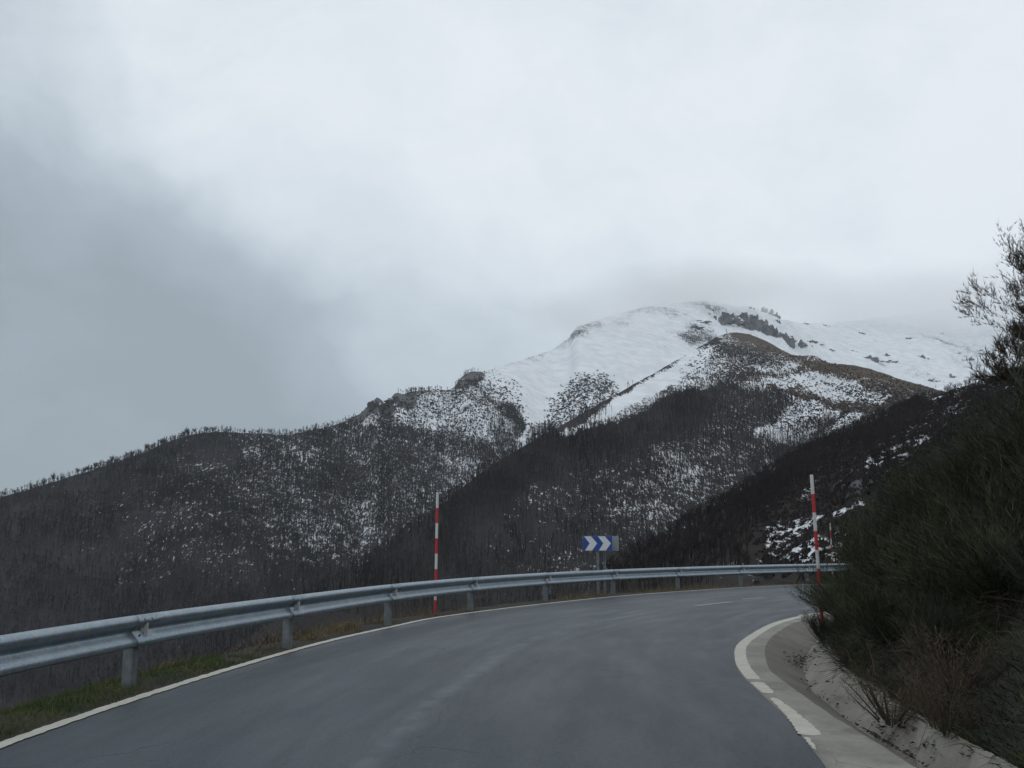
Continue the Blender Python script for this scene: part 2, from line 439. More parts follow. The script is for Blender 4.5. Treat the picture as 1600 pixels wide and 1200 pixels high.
# ---- B : the rounded hill in the middle with its wood
def shadeB(px, py, s):
    wx = px + 14 * (fbm(px * .04, py * .04) - .5) * 2; wy = py + 12 * (fbm(px * .04 + 40, py * .04) - .5) * 2
    snow = np.full(px.shape, .27)
    # open upper part
    openp = poly_mask(wx, wy, [(860, 672), (1150, 500), (1300, 550), (1500, 605), (1480, 640), (1400, 650), (1340, 690), (1300, 690), (1200, 690), (1170, 680), (1220, 650), (1235, 628), (1205, 610), (1150, 600), (1105, 604), (1050, 618), (990, 648), (930, 668), (870, 690)], 5)
    op = np.full(px.shape, .52)
    L_ = lambda pts, w_, so_: line_mask(wx, wy, pts, w_, so_)
    op += .75 * poly_mask(wx, wy, [(920, 650), (985, 605), (1045, 572), (1108, 535), (1118, 542), (1095, 575), (1060, 596), (1010, 622), (960, 642)], 6)
    op -= .50 * L_([(870, 668), (930, 634), (1000, 594), (1060, 562), (1115, 532)], 5, 8)
    op -= .16 * poly_mask(wx, wy, [(1108, 530), (1150, 515), (1200, 530), (1250, 555), (1210, 565), (1120, 560)], 8)
    op -= .32 * L_([(1150, 519), (1200, 534), (1250, 560), (1290, 568), (1330, 570), (1380, 582), (1430, 600), (1480, 612)], 5, 9)
    op -= .40 * poly_mask(wx, wy, [(1140, 592), (1170, 580), (1230, 578), (1290, 570), (1200, 590)], 6)
    op -= .35 * poly_mask(wx, wy, [(1270, 572), (1330, 568), (1400, 590), (1470, 612), (1440, 640), (1390, 625), (1340, 600), (1290, 588)], 7)
    op += .62 * poly_mask(wx, wy, [(1195, 590), (1290, 583), (1330, 600), (1390, 622), (1340, 632), (1290, 622), (1240, 606)], 7)
    op -= .42 * L_([(1215, 605), (1260, 612), (1300, 628), (1350, 636), (1400, 630)], 5, 5)
    op += .50 * poly_mask(wx, wy, [(1300, 650), (1330, 645), (1365, 646), (1335, 668), (1315, 664)], 5)
    op += .60 * poly_mask(wx, wy, [(1180, 680), (1210, 665), (1232, 650), (1265, 648), (1240, 670), (1200, 690)], 5)
    op += .35 * poly_mask(wx, wy, [(1235, 625), (1290, 630), (1310, 645), (1270, 655), (1240, 645)], 8)
    snow = snow * (1 - openp) + op * openp
    edge = line_mask(px, py, [(400, 985), (600, 862), (700, 778), (800, 706), (850, 680), (930, 660), (990, 640), (1050, 618)], 28, 55) * (1 - openp)
    snow = snow - .40 * edge
    snow = snow - .16 * sstep(py, 780, 860) * (1 - openp) - .2 * sstep(-px, -820, -700)
    snow += .3 * poly_mask(wx, wy, [(1190, 740), (1200, 690), (1215, 730), (1195, 760)], 8) + .12 * poly_mask(wx, wy, [(960, 740), (1180, 700), (1170, 790), (1000, 840), (940, 820)], 30)
    snow += .10 * poly_mask(wx, wy, [(740, 850), (1010, 845), (1010, 900), (740, 900)], 12)
    snow = snow + (1 - openp) * .30 * (fbm(s.P[..., 0] / 40, s.P[..., 1] / 70, 4) - .55)
    snow = snow + openp * .5 * (fbm(s.P[..., 0] / 30, s.P[..., 1] / 45, 4) - .5)
    brown = openp * np.clip(1.0 * L_([(1150, 519), (1200, 534), (1250, 560), (1330, 570), (1480, 612)], 12, 10) + .8 * poly_mask(wx, wy, [(1150, 600), (1300, 560), (1480, 610), (1420, 650), (1300, 640)], 15), 0, 1)
    rock = openp * .3 * poly_mask(wx, wy, [(1108, 530), (1150, 515), (1210, 535), (1230, 560), (1120, 575)], 10)
    forest = 1 - openp
    forest += .9 * L_([(1190, 688), (1250, 675), (1300, 678), (1340, 670), (1400, 650), (1460, 630)], 9, 9)
    forest += .55 * poly_mask(wx, wy, [(1235, 660), (1290, 655), (1330, 690), (1240, 720)], 12)
    forest += .45 * poly_mask(wx, wy, [(890, 668), (905, 640), (945, 640), (955, 650), (930, 660)], 8)
    return snow, brown, rock, np.clip(forest, 0, 1) * (.72 + .9 * edge) * (.4 + .6 * sstep(fbm(s.P[..., 0] / 25 + 7, s.P[..., 1] / 40, 3), .3, .6))


crB = [(-100, 1180, 480), (300, 1050, 560), (420, 975, 620), (500, 922, 680), (560, 888, 720), (600, 862, 760), (650, 820, 800), (700, 781, 850), (760, 732, 920), (800, 708, 960), (830, 690, 1000), (850, 679, 1020), (900, 652, 1080), (950, 623, 1140), (1000, 595, 1200), (1050, 567, 1270), (1100, 538, 1340), (1120, 526, 1370), (1135, 521, 1390), (1150, 519, 1400), (1170, 522, 1400), (1200, 534, 1380), (1225, 548, 1360), (1250, 560, 1340), (1280, 567, 1300), (1300, 568, 1300), (1330, 570, 1300), (1360, 576, 1300), (1400, 590, 1280), (1440, 602, 1260), (1480, 613, 1240), (1560, 640, 1200), (1800, 700, 1100)]


def gullB(s, X, Y, Z, T, win):
    px, py = proj(X, Y, Z)
    Z = Z + 8 * win * (fbm(X / 40, Y / 40, 4) - .5)
    Z = Z - 22 * win * line_mask(px, py, [(1200, 760), (1220, 700), (1270, 640), (1300, 610)], 2, 45)
    Z = Z + 14 * win * line_mask(px, py, [(1150, 600), (1230, 580), (1300, 575)], 3, 25)
    return Z


B = Hill('wooded_hill', crB, lambda p, D: (np.interp(p, [0, 500, 1100, 1500], [330, 380, 480, 520]), -210), 640, 170, M_mid, 26, 230, shadeB, back=600, crest_amp=2, gull=gullB)


# ---- C : the near slope on the right
def shadeC(px, py, s):
    wx = px + 16 * (fbm(px * .05, py * .05) - .5) * 2; wy = py + 14 * (fbm(px * .05 + 40, py * .05) - .5) * 2
    snow = np.full(px.shape, .0)
    snow += .55 * poly_mask(wx, wy, [(1335, 725), (1375, 690), (1420, 655), (1480, 625), (1560, 590), (1640, 560), (1640, 590), (1540, 620), (1500, 650), (1450, 690), (1400, 730), (1370, 745)], 12)
    snow += .8 * line_mask(wx, wy, [(1455, 626), (1490, 614), (1540, 600)], 2, 5)
    snow += .5 * line_mask(wx, wy, [(1385, 665), (1420, 655), (1450, 640)], 3, 6)
    snow += .7 * line_mask(wx, wy, [(1340, 740), (1390, 715), (1400, 695)], 1, 5)
    snow += .62 * poly_mask(wx, wy, [(1195, 820), (1250, 808), (1290, 800), (1285, 870), (1260, 885), (1200, 880)], 10)
    snow += .75 * poly_mask(wx, wy, [(1275, 812), (1320, 790), (1360, 775), (1370, 790), (1330, 800), (1290, 815)], 6)
    snow += .9 * poly_mask(wx, wy, [(1280, 845), (1318, 832), (1330, 850), (1310, 880), (1270, 875), (1240, 885)], 6)
    snow += .35 * poly_mask(wx, wy, [(1120, 880), (1190, 865), (1190, 900), (1120, 900)], 8)
    snow += .3 * poly_mask(wx, wy, [(1240, 780), (1290, 700), (1340, 690), (1300, 740), (1260, 790)], 10)
    brown = .2 * poly_mask(wx, wy, [(1150, 750), (1480, 620), (1480, 900), (1150, 900)], 20)
    rock = poly_mask(wx, wy, [(1318, 775), (1310, 735), (1345, 718), (1368, 735), (1362, 765), (1335, 790)], 6)
    snow -= rock * .5
    band = line_mask(px, py, [(960, 895), (1050, 850), (1100, 820), (1150, 790), (1200, 755), (1250, 722), (1330, 680), (1420, 650)], 14, 22)
    forest = np.clip(.9 * band + 1.0 * poly_mask(wx, wy, [(900, 920), (1060, 835), (1180, 770), (1230, 760), (1180, 830), (1160, 890), (1000, 930)], 16)
                     + .25 * poly_mask(wx, wy, [(1200, 760), (1480, 620), (1600, 600), (1500, 760), (1300, 800)], 20), 0, 1)
    return snow, brown, rock, forest * (1 - rock)


crC = [(700, 1040, 170), (800, 990, 200), (900, 935, 240), (960, 893, 270), (1000, 868, 300), (1050, 840, 330), (1100, 806, 360), (1150, 776, 390), (1200, 744, 420), (1250, 714, 460), (1300, 690, 490), (1330, 674, 510), (1400, 645, 550), (1450, 626, 570), (1480, 613, 590), (1530, 598, 600), (1570, 584, 600), (1620, 562, 600), (1700, 520, 580), (1850, 440, 560), (2200, 380, 500), (2600, 500, 450)]


def gullC(s, X, Y, Z, T, win):
    px, py = proj(X, Y, Z)
    Z = Z + 3.0 * win * (fbm(X / 14, Y / 14, 4) - .5)
    Z = Z - 6 * win * line_mask(px, py, [(1180, 860), (1260, 790), (1330, 740)], 2, 40)
    Z = Z + 5 * win * line_mask(px, py, [(1335, 770), (1345, 725)], 8, 16)
    return Z


Cc = Hill('near_slope', crC, lambda p, D: (np.interp(p, [700, 1000, 1600, 2600], [120, 110, 75, 75]), np.interp(p, [700, 1000, 1300, 1600], [-60, -30, -12, -6])), 520, 170, M_near, 12, 90, shadeC, back=350, crest_amp=2, gull=gullC)

# valley floor sheet reaching the horizon
def vb(t, bs, P, O):
    t.l.new(t.mix(t.ss(t.noise(P, .01, 6, .6), .4, .6), (.05, .048, .045), (.10, .095, .08)), bs.inputs['Base Color']); bs.inputs['Roughness'].default_value = .95
M_valley = mat('valley_ground', vb)
n_ = 40; gx, gy = np.meshgrid(np.linspace(-7600, 7600, n_), np.linspace(-7600, 7600, n_), indexing='ij')
mesh_np('valley_floor', np.stack([gx.ravel(), gy.ravel(), -268 + 6 * fbm(gx / 900, gy / 900).ravel()], -1), grid_faces(n_, n_)[:, ::-1], M_valley)['kind'] = 'structure'


# rock outcrops on the summit -----------------------------------------
def rock_mat(name, a_, b_, sc):
    def bl(t, bs, P, O):
        nrm = t.new('ShaderNodeSeparateXYZ', {0: t.new('ShaderNodeNewGeometry').outputs['Normal']}).outputs[2]
        n = t.noise(P, sc, 8, .7)
        base = t.mix(t.ss(n, .3, .7), a_, b_)
        sn = t.ss(t.math('ADD', nrm, t.math('MULTIPLY', t.math('SUBTRACT', t.noise(P, sc * 1.7, 5, .6), .5), 1.3)), .62, .80)
        t.l.new(t.mix(sn, base, (.66, .69, .72)), bs.inputs['Base Color']); bs.inputs['Roughness'].default_value = .9
        bump(t, bs, n, .6 / sc, .8)
    return mat(name, bl)


M_rock = rock_mat('summit_rock', (.055, .058, .062), (.16, .165, .17), .06)
M_crag = rock_mat('crag_rock', (.03, .03, .03), (.075, .07, .068), .08)


def rock(hill, px, py, w, h, seed, m, dep=.6, lean=0.0, name='rock_outcrop'):
    c = Vector(hill.pos(px, py)); D = c.y; sx = 1.35 * w / F * D / 2; sz = 1.4 * h / F * D / 2
    r = random.Random(seed); bm = bmesh.new(); nb = max(7, int(w * h / 40))
    for k in range(min(nb, 26)):
        u_ = r.uniform(-1, 1); hh = (1 - abs(u_) ** 1.8) * r.uniform(.7, 1.0); bw = r.uniform(.26, .55)
        c0_ = Vector((u_ * sx, r.uniform(-.5, .3) * sx * dep, r.uniform(-.7, .2) * hh * sz + lean * u_ * sz))
        vs = []
        for q in range(11):
            a_ = r.random() * 6.28; zz = r.uniform(-1.1, 1); rr_ = bw * sx * (1 - .22 * max(0, zz)) * r.uniform(.6, 1)
            vs.append(bm.verts.new(c0_ + Vector((rr_ * math.cos(a_) + zz * .2 * bw * sx, rr_ * math.sin(a_) * .8, zz * hh * sz * .95))))
        res = bmesh.ops.convex_hull(bm, input=vs); 
        bmesh.ops.delete(bm, geom=list({g_ for g_ in res['geom_interior'] if isinstance(g_, bmesh.types.BMVert)}), context='VERTS')
    me = bpy.data.meshes.new(name); bm.to_mesh(me); bm.free(); me.materials.append(m)
    o = bpy.data.objects.new(name, me); C.objects.link(o); o.location = c; o.parent = hill.obj
    return o


for k, (px, py, w, h) in enumerate([(1118, 497, 34, 18), (1140, 499, 30, 28), (1098, 503, 18, 8), (1165, 495, 22, 18), (1186, 511, 34, 36), (1172, 508, 20, 26), (1205, 520, 20, 22), (1226, 530, 26, 22), (1244, 538, 26, 18),
                                    (1262, 545, 12, 8), (1190, 484, 18, 12), (1206, 492, 22, 18), (1216, 504, 16, 16), (1175, 481, 10, 6), (1274, 535, 20, 16), (1298, 547, 8, 6), (1084, 512, 22, 6)]):
    rock(A, px, py, w, h, k, M_rock, dep=.35, lean=-.25)
for k, (px, py, w, h) in enumerate([(1362, 562, 28, 12), (1385, 557, 12, 9), (1396, 566, 16, 7), (1441, 558, 16, 7), (1452, 561, 8, 5), (1462, 596, 18, 9), (1480, 590, 16, 14), (1511, 560, 15, 9), (1530, 548, 10, 6), (1336, 548, 8, 4),
                                    (1258, 500, 14, 4), (1290, 508, 12, 3), (1345, 521, 10, 3), (1420, 530, 12, 5), (1470, 520, 10, 3), (1500, 552, 6, 5)]):
    rock(A, px, py, w, h, 50 + k, M_rock, dep=.3, lean=.2 if px > 1465 else -.3)


for k, (px, py, w, h) in enumerate([(588, 634, 26, 22), (616, 628, 20, 18), (632, 630, 14, 10), (728, 594, 15, 10), (748, 588, 12, 6)]):
    rock(A, px, py, w, h, 90 + k, M_crag, dep=.6)
# ------------------------------------------------------------------ bare woods
def tree_proto(seed, twigs, H=11.0, wtw=.16, spread=2.6, trunk_r=.17, forks=3):
    r = np.random.default_rng(seed); V = []; Fc = []
    def tube3(p0, p1, r0, r1):
        o = len(V)
        for p, rr in ((p0, r0), (p1, r1)):
            for k in range(3):
                a_ = k * 2.094; V.append((p[0] + rr * math.cos(a_), p[1] + rr * math.sin(a_), p[2]))
        for k in range(3):
            q = (k + 1) % 3; Fc.append((o + k, o + q, o + 3 + q)); Fc.append((o + k, o + 3 + q, o + 3 + k))
    lean = r.normal(0, .25, 2)
    top = (lean[0], lean[1], H * .55)
    tube3((0, 0, -.8), top, trunk_r, trunk_r * .55)
    tips = []
    for k in range(forks):
        a_ = r.random() * 6.28; q = (top[0] + spread * .45 * math.cos(a_), top[1] + spread * .45 * math.sin(a_), H * r.uniform(.75, .92))
        tube3(top, q, trunk_r * .5, trunk_r * .15); tips.append(q)
    for k in range(twigs):
        b_ = tips[k % forks]; s_ = r.random()
        st = np.array(top) * (1 - s_) + np.array(b_) * s_; st[2] -= r.random() * H * .12
        a_ = r.random() * 6.28; L_ = r.uniform(.5, 1) * spread * .8; el_ = r.uniform(.3, 1.3)
        dr = np.array([math.cos(a_) * math.cos(el_), math.sin(a_) * math.cos(el_), math.sin(el_)])
        sd_ = np.cross(dr, r.normal(size=3)); sd_ /= np.linalg.norm(sd_)
        o = len(V); V.extend([tuple(st - sd_ * wtw / 2), tuple(st + sd_ * wtw / 2), tuple(st + dr * L_)]); Fc.append((o, o + 1, o + 2))
    return np.array(V), np.array(Fc)


def wood(name, pts, protos, m, smin, smax, seed, label, parent=None):
    r = np.random.default_rng(seed); Vs = []; Fs = []; tn = []; off = 0
    for k, (pv, pf) in enumerate(protos):
        P = pts[k::len(protos)]; n = len(P)
        a_ = r.random(n) * 6.283; sc = r.uniform(smin, smax, n); c_, s_ = np.cos(a_), np.sin(a_)
        X = pv[None, :, 0] * c_[:, None] - pv[None, :, 1] * s_[:, None]; Y = pv[None, :, 0] * s_[:, None] + pv[None, :, 1] * c_[:, None]
        Z = np.broadcast_to(pv[None, :, 2], X.shape)
        V = np.stack([X, Y, Z], -1) * sc[:, None, None] + P[:, None, :]
        Vs.append(V.reshape(-1, 3)); Fs.append((pf[None] + (np.arange(n) * len(pv))[:, None, None] + off).reshape(-1, 3)); off += n * len(pv)
        tn.append(np.repeat(np.clip(.55 * r.random(n) + 1.6 * (fbm(P[:, 0] / 35, P[:, 1] / 35, 4) - .35), 0, 1), len(pv)))
    o = mesh_np(name, np.concatenate(Vs), np.concatenate(Fs), m, attrs={'tone': np.concatenate(tn)})
    tag(o, label, 'woodland', kind='stuff')
    return o


def bark(name, a_, b_):
    def bl(t, bs, P, O):
        t.l.new(t.mix(t.attr('tone'), a_, b_), bs.inputs['Base Color']); bs.inputs['Roughness'].default_value = .9; bs.inputs['Specular IOR Level'].default_value = .1
    return mat(name, bl)


M_bark_far = bark('far_bare_wood', (.012, .012, .014), (.048, .047, .050))
M_bark_mid = bark('mid_bare_wood', (.012, .011, .012), (.050, .045, .045))
M_bark_near = bark('near_bare_wood', (.014, .012, .012), (.036, .030, .030))
crvB = np.array(crB)
PA = [tree_proto(k, 15, 11, .42, 2.6, .32) for k in range(5)]
PB = [tree_proto(20 + k, 24, 11, .22, 2.2, .30) for k in range(5)]
PC = [tree_proto(40 + k, 34, 6, .07, 2.0, .09) for k in range(5)]
wood('far_wood', A.scatter(26000, 1, A.forest * (A.px > -200) * (A.px < 1250) * (A.py < 1010 + 90 * (A.px < 460)) * (A.py < np.interp(A.px, crvB[:, 0], crvB[:, 1]) + 25)), PA, M_bark_far, .7, 1.25, 1, 'bare winter wood covering the dark left mountainside below the crags')
wood('hillside_wood', B.scatter(15000, 2, B.forest * (B.px > 350) * (B.px < 1520) * (B.py < 960)), PB, M_bark_mid, .6, 1.15, 2, 'bare beech wood with snow between its trunks on the middle hill')
wood('slope_wood', Cc.scatter(5200, 3, Cc.forest * (Cc.px > 850) * (Cc.px < 1650) * (Cc.py < 960)), PC, M_bark_near, .6, 1.2, 3, 'dark bare thicket on the slope to the right behind the road bend')

# low scrub dots on the open snow
def scrub_proto(seed):
    r = np.random.default_rng(seed); V = []; Fc = []
    for k in range(9):
        a_ = r.random() * 6.28; b_ = a_ + r.uniform(.6, 1.2); o = len(V); h = r.uniform(.5, 1.0)
        V += [(math.cos(a_) * .9, math.sin(a_) * .9, -.1), (math.cos(b_) * .9, math.sin(b_) * .9, -.1), (r.normal(0, .3), r.normal(0, .3), h)]; Fc.append((o, o + 1, o + 2))
    return np.array(V), np.array(Fc)


SP = [scrub_proto(k) for k in range(3)]
def dens(h, polys, soft=8): return sum(w_ * poly_mask(h.px, h.py, p, soft) for p, w_ in polys)
dA = dens(A, [([(840, 690), (865, 625), (905, 590), (950, 588), (960, 622), (930, 660), (885, 690)], 1), ([(745, 590), (800, 600), (835, 680), (790, 650)], .6), ([(560, 650), (740, 600), (790, 680), (600, 680)], .5)], 14)
wood('mountain_scrub', A.scatter(3000, 5, dA), SP, M_bark_far, 1.6, 3.6, 5, 'dark scrub dotting the snow slope above the gully')
dB = dens(B, [([(1110, 535), (1260, 560), (1480, 612), (1400, 650), (1200, 620), (1060, 590)], .35), ([(1300, 600), (1480, 612), (1380, 650)], 1), ([(1200, 600), (1350, 640), (1300, 680), (1200, 660)], .8)], 14)
wood('hill_scrub', B.scatter(5000, 6, dB), SP, M_bark_mid, .8, 1.8, 6, 'brown scrub scattered over the open snowy top of the middle hill')
dC = dens(Cc, [([(1180, 760), (1480, 615), (1640, 560), (1640, 900), (1180, 900)], 1)], 14)
wood('slope_scrub', Cc.scatter(15000, 7, dC), SP, M_bark_near, .4, 1.3, 7, 'low dark heather tufts among snow patches on the right slope')


# individual trees on the left skyline
def big_tree(name, seed):
    V, Fc = tree_proto(seed, 170, 11, .20, 4.0, .25, 5)
    root = empty(name)
    ntr = 6 * 1
    tv = 6 + 5 * 6   # vertices of trunk and limbs
    tf = 6 + 5 * 6
    mesh_np('trunk', V[:tv], Fc[:tf], M_bark_far, root, attrs={'tone': np.full(tv, .2)})
    mesh_np('crown', V[tv:], Fc[tf:] - tv, M_bark_far, root, attrs={'tone': np.full(len(V) - tv, .15)})
    return root


protoT = [big_tree('bare_tree', 70 + k) for k in range(3)]
crv = np.array(crA)
for k, px in enumerate(np.linspace(4, 548, 62)):
    px = px + random.uniform(-8, 8)
    o = protoT[k] if k < 3 else copy_tree(protoT[k % 3])
    D = float(np.interp(px, crv[:, 0], crv[:, 2])); py = float(np.interp(px, crv[:, 0], crv[:, 1]))
    x_, y_, z_ = at(px, py, D)
    o.location = (x_, y_, z_ - 5.0); o.rotation_euler.z = random.uniform(0, 6.28)
    s_ = random.choice((.6, .8, 1.0, 1.15, 1.4)) * (1.2 if px < 340 else .8); o.scale = (s_ * 1.1, s_ * 1.1, s_)
    tag(o, 'bare rounded tree standing on the skyline of the dark left ridge', 'tree', 'bare trees along the left ridge')

# ------------------------------------------------------------------ road
left = [(-4.3, -12), (-4.15, -4), (-3.95, 2), (-3.82, 6), (-3.68, 9.0), (-3.36, 12.03), (-2.87, 15.2), (-2.2, 18.0), (-1.4, 20.7), (.79, 25.1), (3.79, 29.85), (7.6, 34.3), (11.4, 37.7), (16, 40.8), (23, 44), (32, 46.5), (45, 48)]
E = [(1.3, -12), (1.5, -4), (1.72, 2), (1.95, 5.8), (2.12, 7.2), (2.31, 8.6), (2.44, 10), (2.60, 11.6), (2.84, 13), (3.23, 14.65), (3.80, 16.3), (4.75, 18.65), (5.75, 20.5), (6.7, 21.8), (12, 26.6), (22, 31.5), (45, 36)]
Cr = [(2.05, -12), (2.2, -4), (2.42, 2), (2.58, 5.8), (2.66, 7.1), (2.73, 8.7), (2.83, 10), (2.97, 11.6), (3.23, 12.95), (3.62, 14.5), (4.1, 16.0), (5.02, 18.35), (5.98, 20.15), (6.9, 21.4), (12.2, 26.2), (22.2, 31.1), (45, 35.5)]
Bo = [(2.4, -12), (2.55, -4), (2.76, 2), (2.92, 5.8), (3.0, 7.0), (3.08, 8.7), (3.2, 9.9), (3.38, 11.4), (3.68, 12.8), (4.08, 14.25), (4.55, 15.6), (5.42, 17.9), (6.35, 19.7), (7.2, 20.9), (12.5, 25.7), (22.4, 30.7), (45, 35)]
To = [(2.72, -12), (2.72, -4), (2.90, 2), (3.06, 5.8), (3.15, 7.0), (3.31, 8.7), (3.5, 9.85), (3.68, 11.3), (4.0, 12.6), (4.36, 14.1), (4.85, 15.4), (5.7, 17.6), (6.6, 19.4), (7.4, 20.6), (12.7, 25.4), (22.6, 30.4), (45, 34.6)]
N = 260


def rail(pts, n=N):
    """resample so that the stations of all the inner lines stay matched"""
    P = np.array(pts, float); out = []
    P = np.vstack([2 * P[0] - P[1], P, 2 * P[-1] - P[-2]]); m_ = len(pts) - 1
    for q in np.linspace(0, m_ - 1e-6, n):
        i = int(q) + 1; t_ = q - int(q); a_, b_, c_, d_ = P[i - 1], P[i], P[i + 1], P[i + 2]
        out.append(.5 * (2 * b_ + (c_ - a_) * t_ + (2 * a_ - 5 * b_ + 4 * c_ - d_) * t_ ** 2 + (3 * b_ - a_ - 3 * c_ + d_) * t_ ** 3))
    return np.array(out)


rL, rE, rC, rB, rT = rail(left), rail(E), rail(Cr), rail(Bo), rail(To)
nv = 26; w_ = np.linspace(0, 1, nv)
RX = rL[:, None, :] * (1 - w_[None, :, None]) + rE[:, None, :] * w_[None, :, None]
rz = .004 * (fbm(RX[..., 0] * .5, RX[..., 1] * .5) - .5) * 2
mid = (rL + rE) / 2; arc = np.concatenate([[0], np.cumsum(np.linalg.norm(np.diff(mid, axis=0), axis=1))])
uvs = np.stack([np.broadcast_to(w_[None], rz.shape), np.broadcast_to(arc[:, None], rz.shape), rz * 0], -1)


def asphalt(t, bs, P, O):
    uv = t.new('ShaderNodeSeparateXYZ', {0: t.attr('road_uv', 'Vector')}).outputs
    n = t.noise(P, .9, 6, .6); fine = t.noise(P, 90, 3, .7); med = t.noise(P, 9, 4, .6)
    lon = t.noise(t.new('ShaderNodeCombineXYZ', {0: t.math('MULTIPLY', uv[0], 9.0), 1: t.math('MULTIPLY', uv[1], .22), 2: 0.0}).outputs[0], 1.3, 5, .6)
    base = t.mix(t.ss(n, .3, .7), (.007, .014, .021), (.012, .023, .033))
    base = t.mix(t.ss(lon, .40, .70, 0, .30), base, (.036, .045, .052))
    wob = t.math('MULTIPLY', t.math('SUBTRACT', t.noise(P, .7, 5, .6), .5), .05)
    c = t.math('ABSOLUTE', t.math('ADD', t.math('SUBTRACT', uv[0], .485), wob))
    band = t.math('MULTIPLY', t.ss(c, .024, .004), t.ss(t.noise(P, 2.6, 5, .65), .36, .62))
    base = t.mix(t.math('MULTIPLY', band, .6), base, (.15, .165, .175))
    lane = t.ss(t.math('ADD', uv[0], wob), .50, .53); base = t.mix(t.math('MULTIPLY', lane, .22), base, (.012, .015, .018))
    seam = t.ss(t.math('ABSOLUTE', t.math('ADD', t.math('SUBTRACT', uv[0], .515), wob)), .0, .004, 1, 0)
    seam = t.math('MULTIPLY', seam, t.ss(t.noise(P, 1.1, 3, .5), .42, .55))
    vor = t.new('ShaderNodeTexVoronoi', {'Vector': t.vmath('ADD', P, t.new('ShaderNodeVectorMath', {0: t.noise(P, 3, 3, .5, 0, True), 'Scale': .5}, operation='SCALE').outputs[0]), 'Scale': .55}, feature='DISTANCE_TO_EDGE').outputs['Distance']
    crk = t.math('MULTIPLY', t.ss(vor, .0, .010, 1, 0), t.ss(t.noise(P, .5, 2, .5), .52, .62))
    base = t.mix(t.math('MULTIPLY', t.math('MAXIMUM', seam, crk), .7), base, (.022, .024, .026))
    base = t.mix(t.ss(fine, .35, .75, 0, .5), base, (.036, .050, .062))
    spk = t.ss(t.noise(P, 230, 2, .6), .68, .78)
    base = t.mix(t.math('MULTIPLY', spk, .5), base, (.15, .16, .17))
    grain = t.noise(P, 26, 4, .8); base = t.mix(t.ss(grain, .44, .60, 0, .75), base, (.033, .048, .060)); base = t.mix(t.ss(grain, .50, .38, 0, .75), base, (.012, .014, .017))
    base = t.mix(t.math('MULTIPLY', t.ss(med, .5, .75), .25), base, (.018, .020, .023))
    edge = t.ss(t.math('ADD', uv[0], t.math('MULTIPLY', t.math('SUBTRACT', med, .5), .02)), .03, .0)
    base = t.mix(edge, base, (.07, .068, .06))
    t.l.new(base, bs.inputs['Base Color'])
    wet = t.ss(lon, .3, .75)
    t.l.new(t.math('MULTIPLY_ADD', wet, -.12, .54), bs.inputs['Roughness'])
    bs.inputs['Specular IOR Level'].default_value = .40
    bump(t, bs, t.math('ADD', t.math('ADD', fine, grain), t.math('MULTIPLY', t.math('ADD', crk, seam), -2.0)), .006, .9)


M_asph = mat('asphalt', asphalt)
# road slab: top sheet plus a skirt so that it has thickness
Vr = np.concatenate([RX.reshape(-1, 2), np.zeros((N * nv, 1))], 1); Vr[:, 2] = rz.ravel()
mesh_np('road', Vr, grid_faces(N, nv)[:, ::-1], M_asph, smooth=True, attrs={'road_uv': uvs.reshape(-1, 3)})['kind'] = 'structure'


def paint(name, wear):
    def b(t, bs, P, O):
        n = t.noise(P, 5, 6, .7); f = t.noise(P, 45, 4, .7)
        base = t.mix(t.ss(n, .35, .7), (.38, .37, .31), (.50, .48, .41))
        base = t.mix(t.ss(f, .4, .62, 0, .5), base, (.36, .35, .31))
        w1 = t.ss(t.math('ADD', t.math('MULTIPLY', f, .6), t.math('MULTIPLY', n, .4)), wear, wear + .07)
        t.l.new(t.mix(w1, base, (.075, .08, .085)), bs.inputs['Base Color']); bs.inputs['Roughness'].default_value = .65
        bump(t, bs, f, .003, .6)
    return mat(name, b)


M_line = paint('cream_line_paint', .60); M_dash = paint('worn_dash_paint', .50)


def strip(name, ctr, half, z, m, jitter=.006, i0=0, i1=None, mat_n=3):
    P = ctr[i0:i1]; d_ = np.gradient(P, axis=0); d_ /= np.linalg.norm(d_, axis=1)[:, None]; nrm = np.stack([d_[:, 1], -d_[:, 0]], -1)
    k = len(P); ja = (vnoise(np.arange(k) * .9, np.zeros(k)) - .5) * jitter * 2; jb = (vnoise(np.arange(k) * .8 + 50, np.zeros(k)) - .5) * jitter * 2
    hw = half if hasattr(half, '__len__') else np.full(k, half)
    a_ = P - nrm * (hw + ja)[:, None]; b_ = P + nrm * (hw + jb)[:, None]
    V = np.concatenate([np.stack([a_, (a_ + b_) / 2, b_], 1).reshape(-1, 2), np.full((3 * k, 1), z)], 1)
    o = mesh_np(name, V, grid_faces(k, 3)[:, ::-1], m); o['kind'] = 'structure'; return o


edgeP = rail(left, 900); dd = np.gradient(edgeP, axis=0); dd /= np.linalg.norm(dd, axis=1)[:, None]
strip('edge_line', edgeP + np.stack([dd[:, 1], -dd[:, 0]], -1) * .045, .062, .009, M_line, .012)
innP = rail(E, 900); dd = np.gradient(innP, axis=0); dd /= np.linalg.norm(dd, axis=1)[:, None]; inn_n = np.stack([dd[:, 1], -dd[:, 0]], -1)
yy = innP[:, 1]
i_a = int(np.argmax(yy > 11.05)); strip('edge_line', innP + inn_n * .085, .075, .010, M_line, .010, i_a)
def frag(y0, y1, off, hw0, hw1):
    a_ = int(np.argmax(yy > y0)); b_ = int(np.argmax(yy > y1)); k = b_ - a_
    tt = np.linspace(0, 1, k); hw = (hw0 + (hw1 - hw0) * tt) * np.sqrt(np.clip(np.minimum(tt, 1 - tt) * 40, .05, 1))
    strip('edge_line', (innP + inn_n * off), hw, .010, M_line, .012, a_, b_)
frag(10.0, 10.85, .075, .06, .07); frag(7.85, 9.75, .07, .09, .035); frag(7.3, 7.8, .02, .012, .02)
